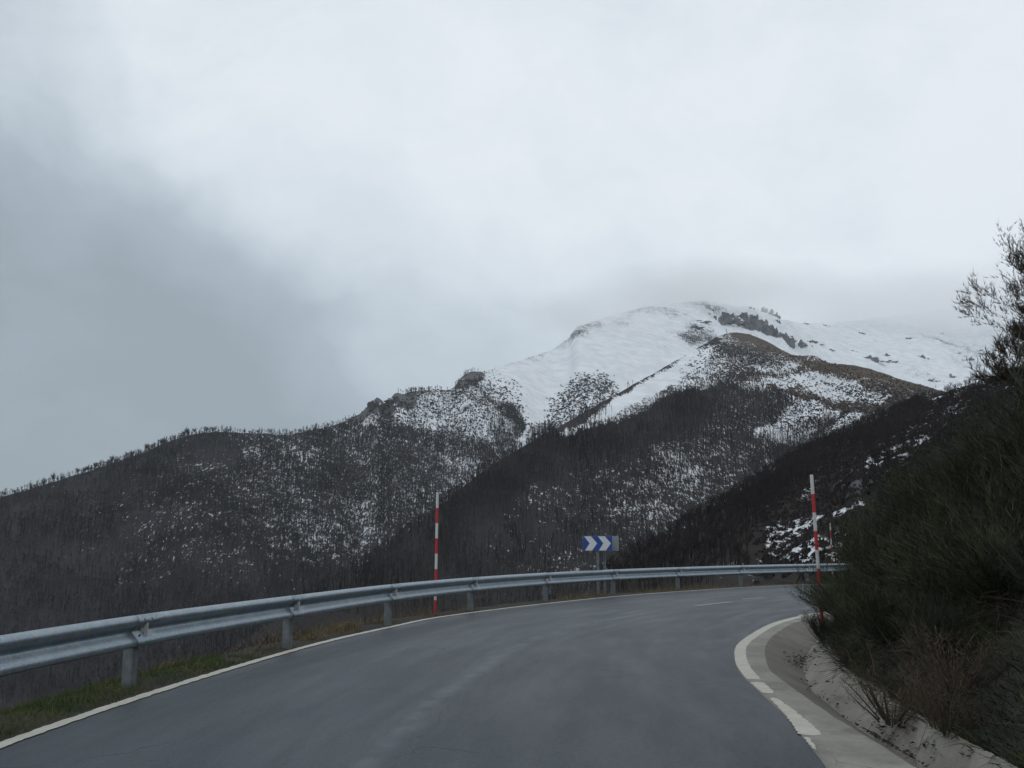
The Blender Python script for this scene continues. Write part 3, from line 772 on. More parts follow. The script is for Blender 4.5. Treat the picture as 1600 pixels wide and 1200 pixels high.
cen = rail([tuple(np.array(a_) * .515 + np.array(b_) * .485) for a_, b_ in zip(left, E)], 1800)
M_dash2 = M_dash
for p0, p1 in (((1085, 948), (1136, 941)), ((1160, 937), (1200, 934))):
    q = []
    for p in (p0, p1):
        a_, b_, c_ = pdir(*p); t_ = -EYE / c_; q.append(np.array([a_ * t_, b_ * t_]))
    ia, ib = [int(np.argmin(np.linalg.norm(cen - z_, axis=1))) for z_ in q]
    off = q[0] - cen[ia]
    strip('centre_line', cen + off, .05, .011, M_dash if p0[0] > 1050 else paint('faded_dash_paint', .44), .012, min(ia, ib), max(ia, ib) + 1)

# concrete kerb strip and V-shaped gutter
def concrete(name, a_, b_, stain):
    def bl(t, bs, P, O):
        n = t.noise(P, 1.6, 6, .6); f = t.noise(P, 30, 5, .7)
        base = t.mix(t.ss(n, .3, .7), a_, b_); base = t.mix(t.ss(f, .4, .75, 0, .35), base, [k * .55 for k in a_])
        st = t.ss(t.noise(t.vmath('MULTIPLY', P, (1, .5, 3)), 2.4, 6, .65), .5, .75)
        base = t.mix(t.math('MULTIPLY', st, .65), base, stain)
        vor = t.new('ShaderNodeTexVoronoi', {'Vector': P, 'Scale': .9}, feature='DISTANCE_TO_EDGE').outputs['Distance']
        base = t.mix(t.math('MULTIPLY', t.ss(vor, 0, .008, 1, 0), t.ss(t.noise(P, .8, 2, .5), .5, .6)), base, (.05, .045, .04))
        t.l.new(base, bs.inputs['Base Color']); bs.inputs['Roughness'].default_value = .85
        bump(t, bs, t.math('ADD', n, f), .006, .6)
    return mat(name, bl)


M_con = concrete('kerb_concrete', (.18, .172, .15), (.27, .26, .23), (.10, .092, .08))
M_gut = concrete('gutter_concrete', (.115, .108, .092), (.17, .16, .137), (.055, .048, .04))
M_gutb = concrete('gutter_wall_concrete', (.18, .168, .14), (.27, .255, .22), (.085, .07, .05))
gut = empty('gutter'); gut['kind'] = 'structure'


def loft(name, rows, m, parent=None, smooth=False, sub=1):
    k = len(rows); V = np.stack(rows, 1).reshape(-1, 3)
    return mesh_np(name, V, grid_faces(len(rows[0]), k)[:, ::-1], m, parent, smooth)


def z_(P, z): return np.concatenate([P, np.full((len(P), 1), z) if not hasattr(z, '__len__') else np.asarray(z)[:, None]], 1)
jit = .025 * (fbm(np.arange(N) * .21, np.zeros(N)) - .5)
loft('kerb_strip', [z_(rE * .985 + rC * .015, -.03), z_(rE * .995 + rC * .005, .006), z_(rE * .5 + rC * .5, .010), z_(rC, .008 + jit)], M_con, gut)
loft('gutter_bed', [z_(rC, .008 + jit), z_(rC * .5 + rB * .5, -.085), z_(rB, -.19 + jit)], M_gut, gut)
edge_n = .028 * (fbm(np.arange(N) * .33, np.zeros(N) + 7, 4) - .5)
rTj = rT + edge_n[:, None] * 1.4
loft('gutter_wall', [z_(rB, -.19 + jit), z_(rB * .5 + rTj * .5, -.05), z_(rTj, .09 + edge_n), z_(rTj * 1.0 + (rT - rB) * .2, .085 + edge_n), z_(rTj + (rT - rB) * .22, -.1)], M_gutb, gut)

# roadside ground: verge and embankment falling away on the left, bank on the right
def soil(t, bs, P, O):
    n = t.noise(P, 1.5, 7, .65); f = t.noise(P, 14, 5, .7)
    base = t.mix(t.ss(n, .35, .65), (.018, .015, .011), (.036, .029, .020)); base = t.mix(t.ss(f, .45, .7, 0, .7), base, (.022, .030, .013))
    t.l.new(base, bs.inputs['Base Color']); bs.inputs['Roughness'].default_value = .95; bump(t, bs, t.math('ADD', n, f), .06, 1)
M_soil = mat('soil', soil)
dl = np.gradient(rL, axis=0); dl /= np.linalg.norm(dl, axis=1)[:, None]; nl = np.stack([-dl[:, 1], dl[:, 0]], -1)
prof = [(-.12, -.02), (0, .0), (.25, .03), (.6, .02), (.95, -.06), (1.25, -.4), (2, -1.2), (4, -3.6), (10, -11), (40, -42), (120, -110), (260, -180)]
rows = []
for k, (o_, z0) in enumerate(prof):
    P = rL + nl * o_
    if o_ > 30:
        c0 = np.array([20., 10.]); P = c0 + (P - c0) * (1 + 0 * o_)
    rows.append(z_(P, z0 + .05 * (fbm(P[:, 0] * 1.1, P[:, 1] * 1.1) - .5) * (0 if o_ <= 0 else 1)))
loft('verge', rows, M_soil, None, True)['kind'] = 'structure'


def bank_z(d_, x, y):
    z = np.interp(d_, [0, .15, .5, 1.2, 2, 3.5, 6, 12, 30, 60], [.05, .14, .55, 1.15, 1.7, 2.4, 3.1, 4.4, 8, 11])
    return z + (fbm(x * .8, y * .8, 4) - .5) * np.minimum(d_, 1) * .5


dr = np.gradient(rT, axis=0); dr /= np.linalg.norm(dr, axis=1)[:, None]; nr = np.stack([dr[:, 1], -dr[:, 0]], -1)
bd = np.array([.06, .15, .3, .5, .8, 1.2, 1.6, 2, 2.7, 3.5, 4.5, 6, 8, 12, 20, 30])
ctr_in = np.array([30., 8.])
rows = []
for d_ in bd:
    lim = np.minimum(1, d_ / 8)
    P = rT + nr * min(d_, 6) + (np.array([1.0, -.15]) * max(0, d_ - 6))
    rows.append(z_(P, bank_z(np.full(len(P), d_), P[:, 0], P[:, 1])))
bank = loft('bank', rows, M_soil, None, True); bank['kind'] = 'structure'


def bank_pt(y, d_):
    """point on the bank: station on the gutter's outer lip nearest y, then d_ metres up"""
    i = int(np.argmin(np.abs(rT[:, 1] - y))); p = rT[i] + nr[i] * d_
    return Vector((p[0], p[1], float(bank_z(np.array([d_]), np.array([p[0]]), np.array([p[1]]))[0])))


# ------------------------------------------------------------------ guardrail
def steel(t, bs, P, O):
    n = t.noise(P, 6, 6, .65); v = t.new('ShaderNodeTexVoronoi', {'Vector': P, 'Scale': 55.0}).outputs['Color']
    base = t.mix(t.ss(n, .3, .7), (.17, .225, .265), (.25, .305, .345)); base = t.mix(.12, base, v)
    st = t.ss(t.noise(t.vmath('MULTIPLY', P, (1, 1, 6)), 3, 6, .7), .55, .8); base = t.mix(t.math('MULTIPLY', st, .4), base, (.2, .21, .21))
    t.l.new(base, bs.inputs['Base Color']); bs.inputs['Metallic'].default_value = .8
    t.l.new(t.math('MULTIPLY_ADD', n, .2, .30), bs.inputs['Roughness']); bump(t, bs, n, .004, .35)
M_steel = mat('galvanised_steel', steel)
M_post = mat('post_steel', lambda t, bs, P, O: (t.l.new(t.mix(t.ss(t.noise(P, 9, 6, .7), .35, .7), (.10, .115, .125), (.16, .18, .19)), bs.inputs['Base Color'])), rough=.6, metal=.35)
M_refl = mat('reflector_grey', color=(.46, .44, .43), rough=.4)
M_dark = mat('bolt_steel', color=(.10, .11, .12), rough=.5, metal=.5)

posts = [(-4.75, -5.5), (-4.62, -1.6), (-4.45, 2.4), (-4.2, 6.4), (-3.87, 10.31), (-3.16, 14.25), (-2.25, 18.3), (-.92, 22.2), (.86, 26.0), (2.95, 29.4), (5.34, 32.4), (8.05, 35.35), (11.15, 38.0), (14.6, 40.2), (18.3, 41.9), (22.1, 43.3), (26, 44.5)]
gr = empty('guardrail', (posts[4][0], posts[4][1], 0))
tag(gr, 'galvanised steel crash barrier curving along the outer edge of the road', 'guardrail')
inv = Matrix.Translation(-Vector(gr.location))
gp = np.array(posts)
GPx = rail(posts, (len(posts) - 1) * 12 + 1); gd = np.gradient(GPx, axis=0); gd /= np.linalg.norm(gd, axis=1)[:, None]; gn = np.stack([gd[:, 1], -gd[:, 0]], -1)
raw = [(.064, .0), (.080, .016), (.085, .038), (.079, .060), (.062, .084), (.038, .108), (.015, .132), (.006, .152), (.011, .170), (.034, .189), (.062, .206), (.080, .225), (.085, .246), (.080, .268), (.064, .290), (.040, .304), (.018, .310)]
PR = np.array(raw); pd_ = np.gradient(PR, axis=0); pd_ /= np.linalg.norm(pd_, axis=1)[:, None]; pn = np.stack([pd_[:, 1], -pd_[:, 0]], -1)
BZ = .435
L0 = np.array(gr.location)


def beam(i):
    idx = list(range(i * 12, i * 12 + 13)); P = GPx[idx].copy(); nn = gn[idx].copy(); dd_ = gd[idx]
    P[0] -= dd_[0] * .16; outer = []; k = len(idx)
    lift = np.zeros(k); lift[0] = .005
    for j in range(k):
        ring = np.concatenate([PR, PR[::-1] - 0.0]); offs = np.concatenate([np.full(len(PR), .0), np.full(len(PR), -.004)])
        nrm2 = np.concatenate([pn, pn[::-1]])
        rr = ring + nrm2 * offs[:, None]
        off = rr[:, 0] + .075 + lift[j] * 1.0
        outer.append(np.stack([P[j, 0] + nn[j, 0] * off, P[j, 1] + nn[j, 1] * off, BZ + rr[:, 1]], -1))
    V = np.array(outer) - L0; m_ = V.shape[1]
    Fc = []
    for j in range(k - 1):
        for q in range(m_):
            q2 = (q + 1) % m_; Fc.append((j * m_ + q, j * m_ + q2, (j + 1) * m_ + q2, (j + 1) * m_ + q))
    b_ = MB(); b_.add([tuple(p) for p in V.reshape(-1, 3)], Fc + [tuple(range(m_ - 1, -1, -1)), tuple((k - 1) * m_ + q for q in range(m_))])
    o = b_.build('beam', M_steel, gr, True)
    return o


def frame(i):
    j = i * 12; return Vector((*GPx[j], 0)), Vector((*gd[j], 0)), Vector((*gn[j], 0))


def c_post():
    b_ = MB(); th = .005; w2, dp = .062, .115; r_ = .022; out = []
    # C section, closed side to the road, rounded corners
    out.append((-.028, -dp / 2)); 
    for a0 in (0, 1, 2): an = -math.pi / 2 - a0 * math.pi / 4; out.append((-w2 + r_ + r_ * math.cos(an), -dp / 2 + r_ + r_ * math.sin(an)))
    for a0 in (0, 1, 2): an = math.pi - a0 * math.pi / 4; out.append((-w2 + r_ + r_ * math.cos(an), dp / 2 - r_ + r_ * math.sin(an)))
    out += [(-x_, y_) for x_, y_ in out[::-1]]
    inn = [(x_ * (1 - th / w2) if abs(x_) > .03 else x_, y_ - th * (1 if y_ > 0 else -1) * (1)) for x_, y_ in out]
    n = len(out); V = [(x_, y_, z) for z in (-.6, .70) for x_, y_ in out] + [(x_, y_, z) for z in (-.6, .70) for x_, y_ in inn]
    Fc = []
    for k in range(n - 1):
        Fc += [(k, k + 1, n + k + 1, n + k), (2 * n + k, 3 * n + k, 3 * n + k + 1, 2 * n + k + 1), (n + k, n + k + 1, 3 * n + k + 1, 3 * n + k)]
    Fc += [(0, n, 3 * n, 2 * n), (n - 1, 3 * n - 1, 4 * n - 1, 2 * n - 1)]
    b_.add(V, Fc); return b_


post0 = c_post().build('post', M_post, gr, False)
sp = MB(); sp.box((0, .045, .58), (.09, .055, .16)); sp.box((0, .078, .59), (.05, .02, .24)); sp0 = sp.build('spacer', M_post, gr)
rf = MB(); rf.prism([(.008, -.028), (.082, -.068), (.098, -.066), (.098, .070), (.082, .074), (.008, .028)], -.004, .004, lambda a_, b2, h: (h, .075 + a_, BZ + .155 + b2)); rf0 = rf.build('reflector', M_refl, gr)
rd = MB(); rd.tube([(-.006, .128, BZ + .185), (-.0045, .128, BZ + .185)], .007, 8); rd0 = rd.build('rivet', M_dark, rf0)
bt = MB(); bt.tube([(0, 0, 0), (0, .010, 0)], .013, 6); bolt_me = bt.build('bolt', M_dark, gr)
first = True
for i in range(len(posts)):
    p, dv, nvv = frame(i) if i < len(posts) - 1 else (Vector((*GPx[-1], 0)), Vector((*gd[-1], 0)), Vector((*gn[-1], 0)))
    ang = math.atan2(dv.y, dv.x)   # local x along the rail; local y must face the road (right of travel)
    M_ = Matrix.Translation(p - Vector(gr.location)) @ Matrix(((dv.x, nvv.x, 0, 0), (dv.y, nvv.y, 0, 0), (0, 0, 1, 0), (0, 0, 0, 1)))
    objs = []
    for src in (post0, sp0, rf0):
        o = src if first else src.copy()
        if not first: C.objects.link(o); o.parent = gr
        o.matrix_local = M_; objs.append(o)
    if not first:
        r2 = rd0.copy(); C.objects.link(r2); r2.parent = objs[2]
    r2 = rd0.copy(); C.objects.link(r2); r2.parent = objs[2]; r2.location = (0, 0, -.06)
    if i < len(posts) - 1:
        b_ = beam(i)
        if 3 <= i <= 9:
            for (al, up_, yo) in ((-.05, .262, .152), (.10, .262, .152), (-.05, .045, .150), (.10, .045, .150), (-.09, .200, .128), (-.09, .11, .128)):
                o = bolt_me if bolt_me.parent == gr else bolt_me.copy()
                if o is not bolt_me: C.objects.link(o)
                o.parent = b_; o.matrix_local = M_ @ Matrix.Translation((al, yo, BZ + up_))
    first = False

# ------------------------------------------------------------------ snow poles
def paint_mat(name, c_, dirt):
    return mat(name, lambda t, bs, P, O: t.l.new(t.mix(t.ss(t.noise(P, 16, 6, .7), .45, .75, 0, .45), c_, dirt), bs.inputs['Base Color']), rough=.45)
M_red = paint_mat('red_band_paint', (.38, .018, .025), (.18, .03, .03)); M_white = paint_mat('white_band_paint', (.50, .51, .51), (.30, .29, .27))


def snow_pole(loc, label, h=2.5, r_=.029, lean=(0, 0)):
    root = empty('snow_pole', loc); root.rotation_euler = (lean[0], lean[1], 0); n = 8; bh = h / n
    for k in range(n):
        b_ = MB(); z0 = h - (k + 1) * bh - (.35 if k == n - 1 else 0); z1 = h - k * bh - .0015
        b_.tube([(0, 0, z0), (0, 0, z1)], r_, 14); b_.build('white_band' if k % 2 == 0 else 'red_band', M_white if k % 2 == 0 else M_red, root, False)
    b_ = MB(); b_.tube([(0, 0, h), (0, 0, h + .012)], [r_ * 1.02, r_ * .6], 14); b_.build('cap', M_white, root)
    tag(root, label, 'snow pole', 'red and white snow poles'); return root


def pole_at(pb, pt, Y, label):
    b0_, b1_ = Vector(at(*pb, Y)), Vector(at(*pt, Y)); d_ = b1_ - b0_
    return snow_pole(b0_, label, h=d_.length, lean=(0, math.atan2(d_.x, d_.z)))


pole_at((680, 962), (683.5, 770), 20.9, 'red and white striped snow pole behind the barrier on the left')
pole_at((1285, 978), (1268, 743), 16.6, 'tall red and white snow pole beside the green broom at the inner kerb')
x3, y3, z3 = at(1297, 818, 44.0); snow_pole((x3, y3, z3 - 2.5), 'small distant red and white snow pole beyond the barrier at the far right')

# ------------------------------------------------------------------ chevron signs
M_blue = mat('sign_blue', color=(.006, .045, .22), rough=.4); M_sw = mat('sign_white', color=(.52, .54, .56), rough=.4); M_back = mat('sign_back_grey', color=(.25, .27, .29), rough=.5, metal=.3)


def chevron_sign(loc, rz, label, post_x=0.0):
    root = empty('chevron_sign', loc, rz); Wd, Hd, z0 = .86, .43, 1.28
    b_ = MB(); b_.box((0, 0, z0 + Hd / 2), (Wd, .022, Hd)); b_.build('panel', M_back, root)
    b_ = MB(); b_.box((0, -.0145, z0 + Hd / 2), (Wd - .012, .003, Hd - .012)); b_.build('face', M_blue, root)
    for x0 in (12, 125):
        P = [((x0) / 243, 1), ((x0 + 57) / 243, 1), ((x0 + 106) / 243, .5), ((x0 + 64) / 243, 0), ((x0 + 6) / 243, 0), ((x0 + 44) / 243, .5)]
        P = [((a_ - .5) * Wd, z0 + .012 + b2 * (Hd - .024)) for a_, b2 in P]
        b_ = MB(); b_.prism(P, -.0165, -.0200, lambda a_, b2, h: (a_, h, b2)); b_.build('chevron', M_sw, root)
    b_ = MB(); b_.box((post_x, .055, (z0 + Hd - .02 - .8) / 2 + .0), (.08, .04, z0 + Hd - .02 + .8)); b_.build('post', M_post, root)
    for zz in (.1, .33):
        b_ = MB(); b_.box((post_x, .0225, z0 + zz), (.14, .022, .035)); b_.build('bracket', M_back, root)
    tag(root, label, 'road sign', 'bend marker signs'); return root


px_, py_, pz_ = at(936, 932, 28.9)
chevron_sign((px_, py_ + .25, 0), R(-4), 'blue sign with two white chevrons pointing right above the barrier')
px_, py_, pz_ = at(947, 932, 28.9)
chevron_sign((px_ + .05, py_ + .62, 0), R(180 - 28), 'grey back of a second bend sign just behind the blue chevron sign')

# ------------------------------------------------------------------ plants
def leafmat(name, a_, b_, sp=.2):
    def bl(t, bs, P, O):
        cl = t.new('ShaderNodeMapRange', {0: t.noise(P, 1.7, 4, .6), 1: .35, 2: .65}).outputs[0]; t.l.new(t.mix(t.math('MULTIPLY', cl, t.attr('tone')), a_, b_), bs.inputs['Base Color']); bs.inputs['Roughness'].default_value = .6; bs.inputs['Specular IOR Level'].default_value = sp
    return mat(name, bl)


M_broom = leafmat('broom_green', (.012, .018, .010), (.085, .098, .044)); M_stem = leafmat('woody_stem', (.035, .028, .022), (.07, .055, .042))
M_dead = leafmat('dead_brush', (.030, .020, .014), (.14, .105, .07)); M_grass = leafmat('verge_grass', (.028, .055, .012), (.12, .125, .042)); M_dry = leafmat('dry_grass', (.09, .07, .035), (.24, .18, .09))


def ribbons(base, dirs, L, w, seg=2, droop=0.0, r=None, curl=.25):
    """n tapered curved blades -> V, F, tone"""
    n = len(base); r = r or np.random.default_rng(0)
    d_ = dirs / np.linalg.norm(dirs, axis=1)[:, None]; s_ = np.cross(d_, r.normal(size=(n, 3))); s_ /= np.linalg.norm(s_, axis=1)[:, None]
    cv = r.normal(size=(n, 3)) * curl; rows = []
    for k in range(seg + 1):
        t_ = k / seg; c = base + d_ * (L * t_)[:, None] + cv * (L * t_ * t_)[:, None] * .5; c[:, 2] -= droop * L * t_ * t_
        ww = (w * (1 - t_ * .85))[:, None] * .5
        if k < seg: rows += [c - s_ * ww, c + s_ * ww]
        else: rows += [c]
    V = np.stack(rows, 1); m_ = V.shape[1]; o = (np.arange(n) * m_)[:, None]
    Fq = [np.concatenate([o + 2 * k, o + 2 * k + 1, o + 2 * k + 3, o + 2 * k + 2], 1) for k in range(seg - 1)]
    Ft = np.concatenate([o + 2 * (seg - 1), o + 2 * (seg - 1) + 1, o + m_ - 1], 1)
    return V.reshape(-1, 3), Fq, Ft, np.repeat(r.random(n), m_)


def blades(name, base, dirs, L, w, m, parent=None, seg=2, droop=0, seed=0, curl=.25):
    V, Fq, Ft, tn = ribbons(base, dirs, L, w, seg, droop, np.random.default_rng(seed), curl)
    return mesh_np(name, V, Fq + [Ft], m, parent, attrs={'tone': tn})


def shrub_proto(seed, Rr=.75, Hh=1.2, nb=120, nt=95, m=M_broom, wt=.0055, up_=.9, name='broom_shrub'):
    r = np.random.default_rng(seed); root = empty(name)
    a_ = r.random(nb) * 6.283; rad = np.sqrt(r.random(nb)); lean = rad * .95
    bd_ = np.stack([np.cos(a_) * lean, np.sin(a_) * lean, 1.0 - .35 * rad + 0 * rad], -1); bd_ /= np.linalg.norm(bd_, axis=1)[:, None]
    bl_ = Hh * r.uniform(.65, 1.05, nb); bb = np.stack([np.cos(a_) * rad * Rr * .3, np.sin(a_) * rad * Rr * .3, np.full(nb, -.1)], -1)
    b_ = MB()
    for k in range(0, nb, 2):
        p0 = bb[k]; p1 = p0 + bd_[k] * bl_[k] * .9; b_.tube([p0, (p0 + p1) / 2 + r.normal(0, .03, 3), p1], [.011, .008, .003], 4, False)
    o = b_.build('stem', M_stem, root)
    at_ = o.data.attributes.new('tone', 'FLOAT', 'POINT'); at_.data.foreach_set('value', np.full(len(o.data.vertices), .4, np.float32))
    u = r.random((nb, nt)) ** .75; st = bb[:, None] + bd_[:, None] * (bl_[:, None, None] * u[..., None] * .92) + r.normal(0, .035, (nb, nt, 3))
    aa = r.random((nb, nt)) * 6.283; dv = bd_[:, None] * .8 + np.stack([np.cos(aa) * .75, np.sin(aa) * .75, np.full_like(aa, up_ * .55)], -1)
    n = nb * nt; L = r.uniform(.06, .25, n) * (Hh / 1.2)
    o = blades('foliage', st.reshape(-1, 3), dv.reshape(-1, 3), L, np.full(n, wt), m, root, 2, 0, seed, .5)
    return root


sh = [shrub_proto(1), shrub_proto(2, Hh=1.35, nb=110), shrub_proto(3, Hh=1.0, Rr=.9, wt=.006)]
dead = shrub_proto(4, Rr=.7, Hh=.85, nb=60, nt=38, m=M_dead, wt=.006, up_=.3, name='dead_bush')
used = set()
SH = [  # station y, distance up the bank, prototype, scale, label
    (16.0, .85, 0, .72, 'dark green broom overhanging the gutter right behind the tall striped pole'),
    (14.9, .45, 1, .80, 'broom bush at the tip of the bank reaching toward the road bend'),
    (13.4, .6, 2, .85, 'feathery green broom leaning over the inner concrete gutter mid-bend'),
    (14.2, 1.25, 1, 1.02, 'rounded broom clump forming the left shoulder of the green bank'),
    (12.2, .95, 0, 1.05, 'dense broom in the middle of the bank above the gutter wall'),
    (13.0, 2.0, 1, 1.05, 'tall broom on the bank crest against the snow-patched slope'),
    (11.3, 1.75, 2, 1.15, 'upright broom near the bank top left of the brown dead stems'),
    (10.7, .5, 2, .8, 'low broom drooping over the lip of the gutter wall'),
    (10.2, 2.4, 0, 1.2, 'bright green broom under the bare bush at the right edge'),
    (9.4, 1.15, 1, 1.0, 'broom clump at the right edge of the frame halfway up the bank'),
    (9.0, 1.9, 2, 1.1, 'large shaded broom at the far right below the bare twigs'),
    (8.9, .55, 0, .62, 'small broom tuft among dead bramble above the broken gutter wall'),
    (8.0, 1.2, 2, .9, 'dark broom in the lower right corner above brown litter'),
    (15.6, 1.6, 2, .95, 'broom behind the tall striped pole on the far side of the bank'),
    (14.6, 2.4, 2, 1.25, 'broad broom on the skyline above the distant small pole'),
    (12.6, 3.0, 1, 1.35, 'tall broom standing on the crest halfway between pole and frame edge'),
    (11.0, 3.3, 0, 1.5, 'highest broom on the bank just left of the bare bush'),
    (9.9, 3.0, 2, 1.85, 'broom crowding under the bare twigs in the right-hand corner of the crest'),
    (13.6, 1.6, 0, 1.15, 'broom with dark hollow behind it near the bank crest'),
    (15.25, .04, 2, .58, 'small broom tuft hiding the foot of the tall striped pole'),
    (17.8, 1.0, 0, .9, 'last broom visible where the bank turns out of sight'),
]
for k, (y_, d_, p, s_, lab) in enumerate(SH):
    o = sh[p] if p not in used else copy_tree(sh[p]); used.add(p)
    o.location = bank_pt(y_, d_) - Vector((0, 0, .08)); o.rotation_euler = (random.uniform(-.15, .05), random.uniform(-.42, -.12), random.uniform(0, 0)); 
    o.rotation_euler.z = random.uniform(0, 6.28) if p != 1 else random.uniform(-.5, .5)
    o.scale = (s_, s_, s_ * random.uniform(.92, 1.08)); tag(o, lab, 'shrub', 'broom bushes on the bank')
DB = [(11.6, 1.2, .62, 'dead brown stems between green broom halfway up the bank'), (8.45, -.05, .55, 'dead brown brush fallen over the gap in the gutter wall'),
      (9.7, 1.6, .75, 'rust brown dead bracken near the right edge of the bank'), (7.5, .12, .60, 'brown dead bracken in the lower right corner beside the gutter'), (10.6, 1.15, .5, 'tangled straw-coloured brush at the centre of the bank'), (7.9, .35, .62, 'dead bramble above the lower end of the gutter')]
for k, (y_, d_, s_, lab) in enumerate(DB):
    o = dead if k == 0 else copy_tree(dead)
    o.location = bank_pt(y_, d_) + Vector((-.1, 0, 0)); o.rotation_euler = (random.uniform(-.3, .3), random.uniform(-.7, -.2), random.uniform(0, 6)); o.scale = (s_,) * 3
    tag(o, lab, 'dead bush', 'dead brush on the bank')

# undergrowth covering the soil of the bank
r = np.random.default_rng(31)
n = 52000; ys = r.uniform(4, 24, n); ds = .05 + 5.5 * r.random(n) ** 1.5
ii = np.clip(np.searchsorted(rT[:, 1], ys), 0, N - 1); Pb = rT[ii] + nr[ii] * ds[:, None] + r.normal(0, .03, (n, 2))
bz = bank_z(ds, Pb[:, 0], Pb[:, 1]) - .03
base = np.concatenate([Pb, bz[:, None]], 1); dv = r.normal(0, .5, (n, 3)); dv[:, 2] = np.abs(dv[:, 2]) * .6 + .5; dv[:, 0] -= .45
tag(blades('undergrowth', base, dv, r.uniform(.12, .38, n), np.full(n, .008), M_broom, seg=2, droop=.35, seed=8), 'low dark green undergrowth covering the bank between the broom bushes', 'undergrowth', kind='stuff')
n = 9000; ys = r.uniform(5, 15, n); ds = .02 + 3.2 * r.random(n) ** 1.3
ii = np.clip(np.searchsorted(rT[:, 1], ys), 0, N - 1); Pb = rT[ii] + nr[ii] * ds[:, None]; kp = fbm(Pb[:, 0] * 1.1, Pb[:, 1] * 1.1, 3) > .47; Pb = Pb[kp]; ds = ds[kp]; n = len(Pb)
base = np.concatenate([Pb, (bank_z(ds, Pb[:, 0], Pb[:, 1]) + r.random(n) * .35 * np.minimum(1, ds))[:, None]], 1); dv = r.normal(0, .7, (n, 3)); dv[:, 0] -= .5
tag(blades('bramble_litter', base, dv, r.uniform(.12, .45, n), np.full(n, .007), M_dead, seg=3, droop=.5, seed=9, curl=.6), 'brown dead bramble stems and leaves littering the bank', 'litter', kind='stuff')

# verge grass on the outer side
def verge_pts(n, y0, y1, o0, o1, seed):
    r = np.random.default_rng(seed); P = rail(left, 3000); d_ = np.gradient(P, axis=0); d_ /= np.linalg.norm(d_, axis=1)[:, None]; q = np.stack([-d_[:, 1], d_[:, 0]], -1)
    ok = np.where((P[:, 1] > y0) & (P[:, 1] < y1))[0]; i = r.choice(ok, n); o_ = r.uniform(o0, o1, n)
    xy = P[i] + q[i] * o_[:, None]; z = np.interp(o_, [p_[0] for p_ in prof], [p_[1] for p_ in prof]) - .03
    return np.concatenate([xy, z[:, None]], 1), r


b0, r = verge_pts(38000, 3, 13.2, .06, 1.15, 1); kk = fbm(b0[:, 0] * 2.2, b0[:, 1] * 2.2, 3) > .30; b0 = b0[kk]; n = len(b0)
dv = r.normal(0, .38, (n, 3)); dv[:, 2] = 1
tag(blades('grass', b0, dv, r.uniform(.04, .15, n), np.full(n, .006), M_grass, seg=2, droop=.25, seed=3), 'short green grass on the outer verge under the near barrier', 'grass', kind='stuff')
b0, r = verge_pts(16000, 11.5, 40, .12, 1.5, 2); kk = fbm(b0[:, 0] * 1.3, b0[:, 1] * 1.3, 3) > .50; b0 = b0[kk]; n = len(b0)
dv = r.normal(0, .42, (n, 3)); dv[:, 2] = 1
tag(blades('dry_grass', b0, dv, r.uniform(.10, .36, n), np.full(n, .010), M_dry, seg=3, droop=.45, seed=4, curl=.5), 'tufts of dry yellow grass behind the outer edge line', 'dry grass', kind='stuff')
b0, r = verge_pts(5000, 12, 40, .5, 1.9, 6); kk = fbm(b0[:, 0] * 1.0 + 9, b0[:, 1] * 1.0, 3) > .52; b0 = b0[kk]; n = len(b0)
dv = r.normal(0, .6, (n, 3)); dv[:, 2] = np.abs(dv[:, 2]) + .5
tag(blades('heather', b0, dv, r.uniform(.15, .5, n), np.full(n, .010), M_stem, seg=3, droop=.2, seed=5, curl=.7), 'brown heather stems behind the barrier', 'heather', kind='stuff')

# leaf litter in the gutter
r = np.random.default_rng(77); V = []; Fc = []
for cx, cy, sg, cnt, zz in ((4.15, 14.1, .16, 130, -.15), (3.12, 8.5, .16, 130, -.15), (3.9, 13.3, .16, 50, -.14), (3.05, 7.6, .25, 60, -.16), (3.3, 10.8, .3, 40, -.17)):
    for _ in range(cnt):
        i = int(np.argmin(np.abs(rB[:, 1] - (cy + r.normal(0, sg * 1.8))))); q = r.normal(0, .5); q = max(-1, min(1, q))
        p = rB[i] + (rT[i] - rB[i]) * max(q, 0) * .8 + (rC[i] - rB[i]) * max(-q, 0) * .5
        z = -.175 + .26 * max(q, 0) * .8 + .09 * max(-q, 0) + .02; s_ = r.uniform(.012, .035); a_ = r.random() * 6.28
        o = len(V); ca, sa = math.cos(a_) * s_, math.sin(a_) * s_
        V += [(p[0] - ca, p[1] - sa, z + r.random() * .02), (p[0] + sa * .5, p[1] - ca * .5, z + r.random() * .03), (p[0] + ca, p[1] + sa, z + r.random() * .03), (p[0] - sa * .5, p[1] + ca * .5, z + .01)]; Fc.append((o, o + 1, o + 2, o + 3))
tag(mesh_np('leaf_litter', V, np.array(Fc), M_dead, attrs={'tone': r.random(len(V)) * .35}), 'dark fallen leaves lying in the concrete gutter', 'leaves', kind='stuff')

# single pale dry stalk on the bank
b_ = MB(); p = bank_pt(10.6, .3); p1 = Vector(at(1355, 1005, 9.9)); p0 = Vector(at(1370, 1062, 10.1)); b_.tube([p0, (p0 + p1) / 2 + Vector((.01, 0, 0)), p1], [.008, .007, .004], 6)
o = b_.build('dry_stalk', M_dry); o.data.attributes.new('tone', 'FLOAT', 'POINT').data.foreach_set('value', np.ones(len(o.data.vertices), np.float32)); tag(o, 'single pale dry stalk standing in front of the dark broom', 'stalk')


